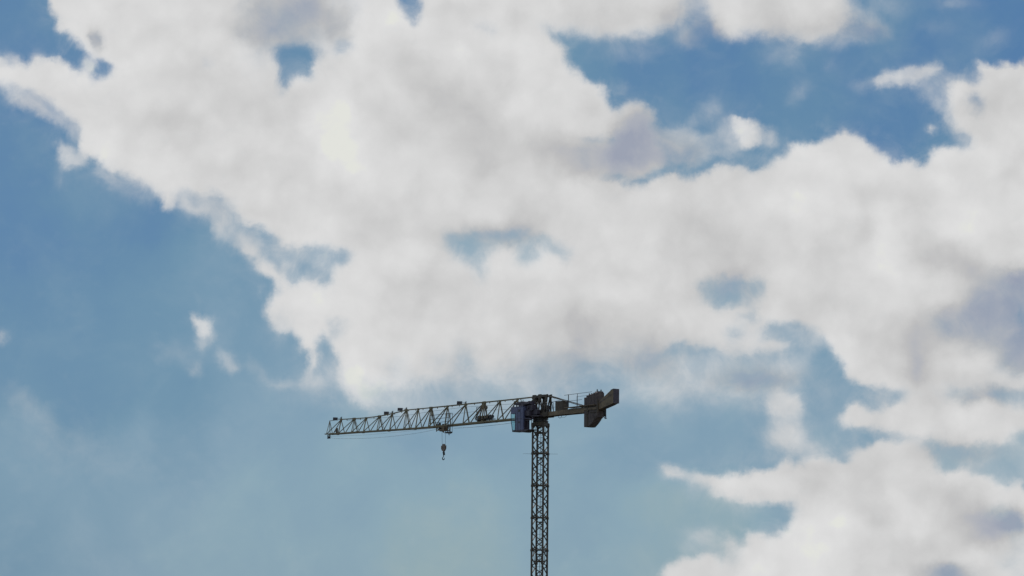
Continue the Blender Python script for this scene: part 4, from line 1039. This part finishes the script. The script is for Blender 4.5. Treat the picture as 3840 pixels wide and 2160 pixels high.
# rear wall with its doorway
b = MB(); b.box(-1.62,-1.50,YN,YN+.25,37.05,40.9); b.box(-1.62,-1.50,YF-.2,YF,37.05,40.9); b.box(-1.62,-1.50,YN+.25,YF-.2,40.3,40.9)
b.build('door_frame', 'cab', cabo)
b = MB(); b.box(-1.60,-1.53,YN+.27,YF-.22,37.07,38.9); b.box(-1.60,-1.56,YN+.5,YN+.95,39.0,40.2); b.build('door', 'cabdark', cabo)
b = MB(); b.box(-1.58,-1.54,YN+.33,YN+.48,39.0,39.55); b.build('door_window', 'cab', cabo)
b = MB()
b.prism([(-4.15,41.42),(-3.7,41.72),(-2.2,41.86),(-1.6,41.72),(-1.0,41.62),(-.3,41.8),(-.25,41.3),(-1.7,41.25),(-4.1,41.32)], -2.3,-1.0)
for x in (-4.1,-3.4,-2.75): b.beam((x,-2.45,41.0),(x,-2.45,41.5),.09); 
b.box(-2.65,-1.55,-2.5,-1.05,41.0,41.3); b.tube([(-4.15,-2.45,41.5),(-4.15,-2.45,41.85),(-3.9,-2.45,41.98)],.04); b.tube([(-2.3,-2.4,41.8),(-2.25,-2.4,42.0),(-1.7,-2.4,42.05),(-1.6,-2.4,41.8)],.03)
b.beam((.2,-1.2,41.6),(.2,-1.2,42.5),.05)
b.build('roof_unit', 'cabdark', cabo)
b = MB(); b.box(-1.48,.1,-1.9,-1.0,40.2,41.2,.05); b.box(-1.48,-.3,-2.2,-1.0,39.35,40.2); b.box(-.3,1.1,-1.6,-.97,39.5,40.35,.1); b.drum((-.9,-1.95,40.75),(-.9,-2.1,40.75),.22,12); b.box(-1.4,-1.0,-2.05,-1.9,39.5,39.9)
b.prism([(-2.0,39.3),(1.9,39.12),(1.9,39.28),(-2.0,39.5)], -1.9, -1.0)
b.build('switch_box', 'cabdark', cabo)
b = MB()
for x, y in ((.3,-2.2),(.3,-.9),(-.6,-2.25)): b.beam((x,y,37.0),(x,y,38.6),.07)
b.beam((-1.5,-2.25,38.55),(.3,-2.25,38.55),.07); b.beam((.3,-2.2,38.55),(.3,-.9,38.55),.07); b.beam((.3,-2.2,37.9),(.3,-.9,37.9),.05)
b.drum((-1.4,-2.2,38.9),(.1,-2.0,38.75),.16); b.drum((.2,-1.9,38.95),(.2,-1.5,38.95),.16)
b.build('access_railing', 'cabdark', cabo)
b = MB(); b.tube([(-.9,-1.9,36.9),(-.7,-1.9,36.6),(-.3,-1.9,36.5),(.1,-1.9,36.65),(.3,-1.9,36.9)], .025); b.build('cable', 'steel', cabo)

# ------------------------------------------------------------------ tree whose topmost sprig touches the corner of the view
def tree(x, y, h):
    t = empty('bushy_tree', (x, y, 0))
    t['label'] = 'dark leafy tree, only its topmost sprig showing in the bottom left corner'; t['category'] = 'tree'
    rnd = random.Random(3)
    bark = material('bark', (.10, .075, .05, 1), .9, scale=6, bump=.5)
    tr_ = MB(); pts = [(0,0,0),(.04,.02,h*.25),(-.03,.05,h*.5),(.05,0,h*.75),(.0,0,h*.93)]; rr = [.13,.10,.075,.045,.015]
    for (p, q, a, b2) in zip(pts, pts[1:], rr, rr[1:]): tr_.beam(p, q, 2*a, n=8, end=2*b2)
    limbs = []
    for k in range(26):
        z = h*(.25+.62*k/26); a = k*2.4+rnd.random(); L_ = (1.25-(z/h)*.95)*h*.33
        e = (math.cos(a)*L_, math.sin(a)*L_, z+L_*.55); limbs.append(((0,0,z), e)); tr_.beam((0,0,z), e, .07*(1.2-z/h)+.015, n=5, end=.012)
    tr_.beam((0,0,h*.9),(TIP[0]-x, TIP[1]-y, TIP[2]-.05), .03, n=5, end=.008)
    tr_.build('trunk', bark, t)
    leaf = material('leaves', (.055, .085, .030, 1), .6, second=(.022, .04, .014, 1), scale=3)
    lv = MB()
    def leafat(c, s):
        d = Vector((rnd.gauss(0,1), rnd.gauss(0,1), rnd.gauss(0,.6))).normalized(); u = d.orthogonal().normalized(); u.rotate(Matrix.Rotation(rnd.random()*6.28, 3, d))
        v2 = d.cross(u); c = Vector(c)
        lv.add([c-u*s, c+v2*s*.42, c+u*s, c-v2*s*.42], [(0,1,2,3)])
    for (a, b2) in limbs:
        for k in range(110):
            f = .35+.7*rnd.random(); p = Vector(a).lerp(Vector(b2), f)
            p += Vector((rnd.gauss(0,.13), rnd.gauss(0,.13), rnd.gauss(0,.11)))
            if p.z < h-.12: leafat(p, .045+.03*rnd.random())
    for k in range(9):
        p = Vector((TIP[0]-x, TIP[1]-y, TIP[2])) + Vector((rnd.uniform(-.09,.05), rnd.gauss(0,.03), rnd.uniform(-.13,-.02)))
        leafat(p, .04)
    lv.build('crown', leaf, t, whole=True)
TIP = (-23.92+.0, 126.0, 4.49)
tree(-24.35, 126.2, 4.45)
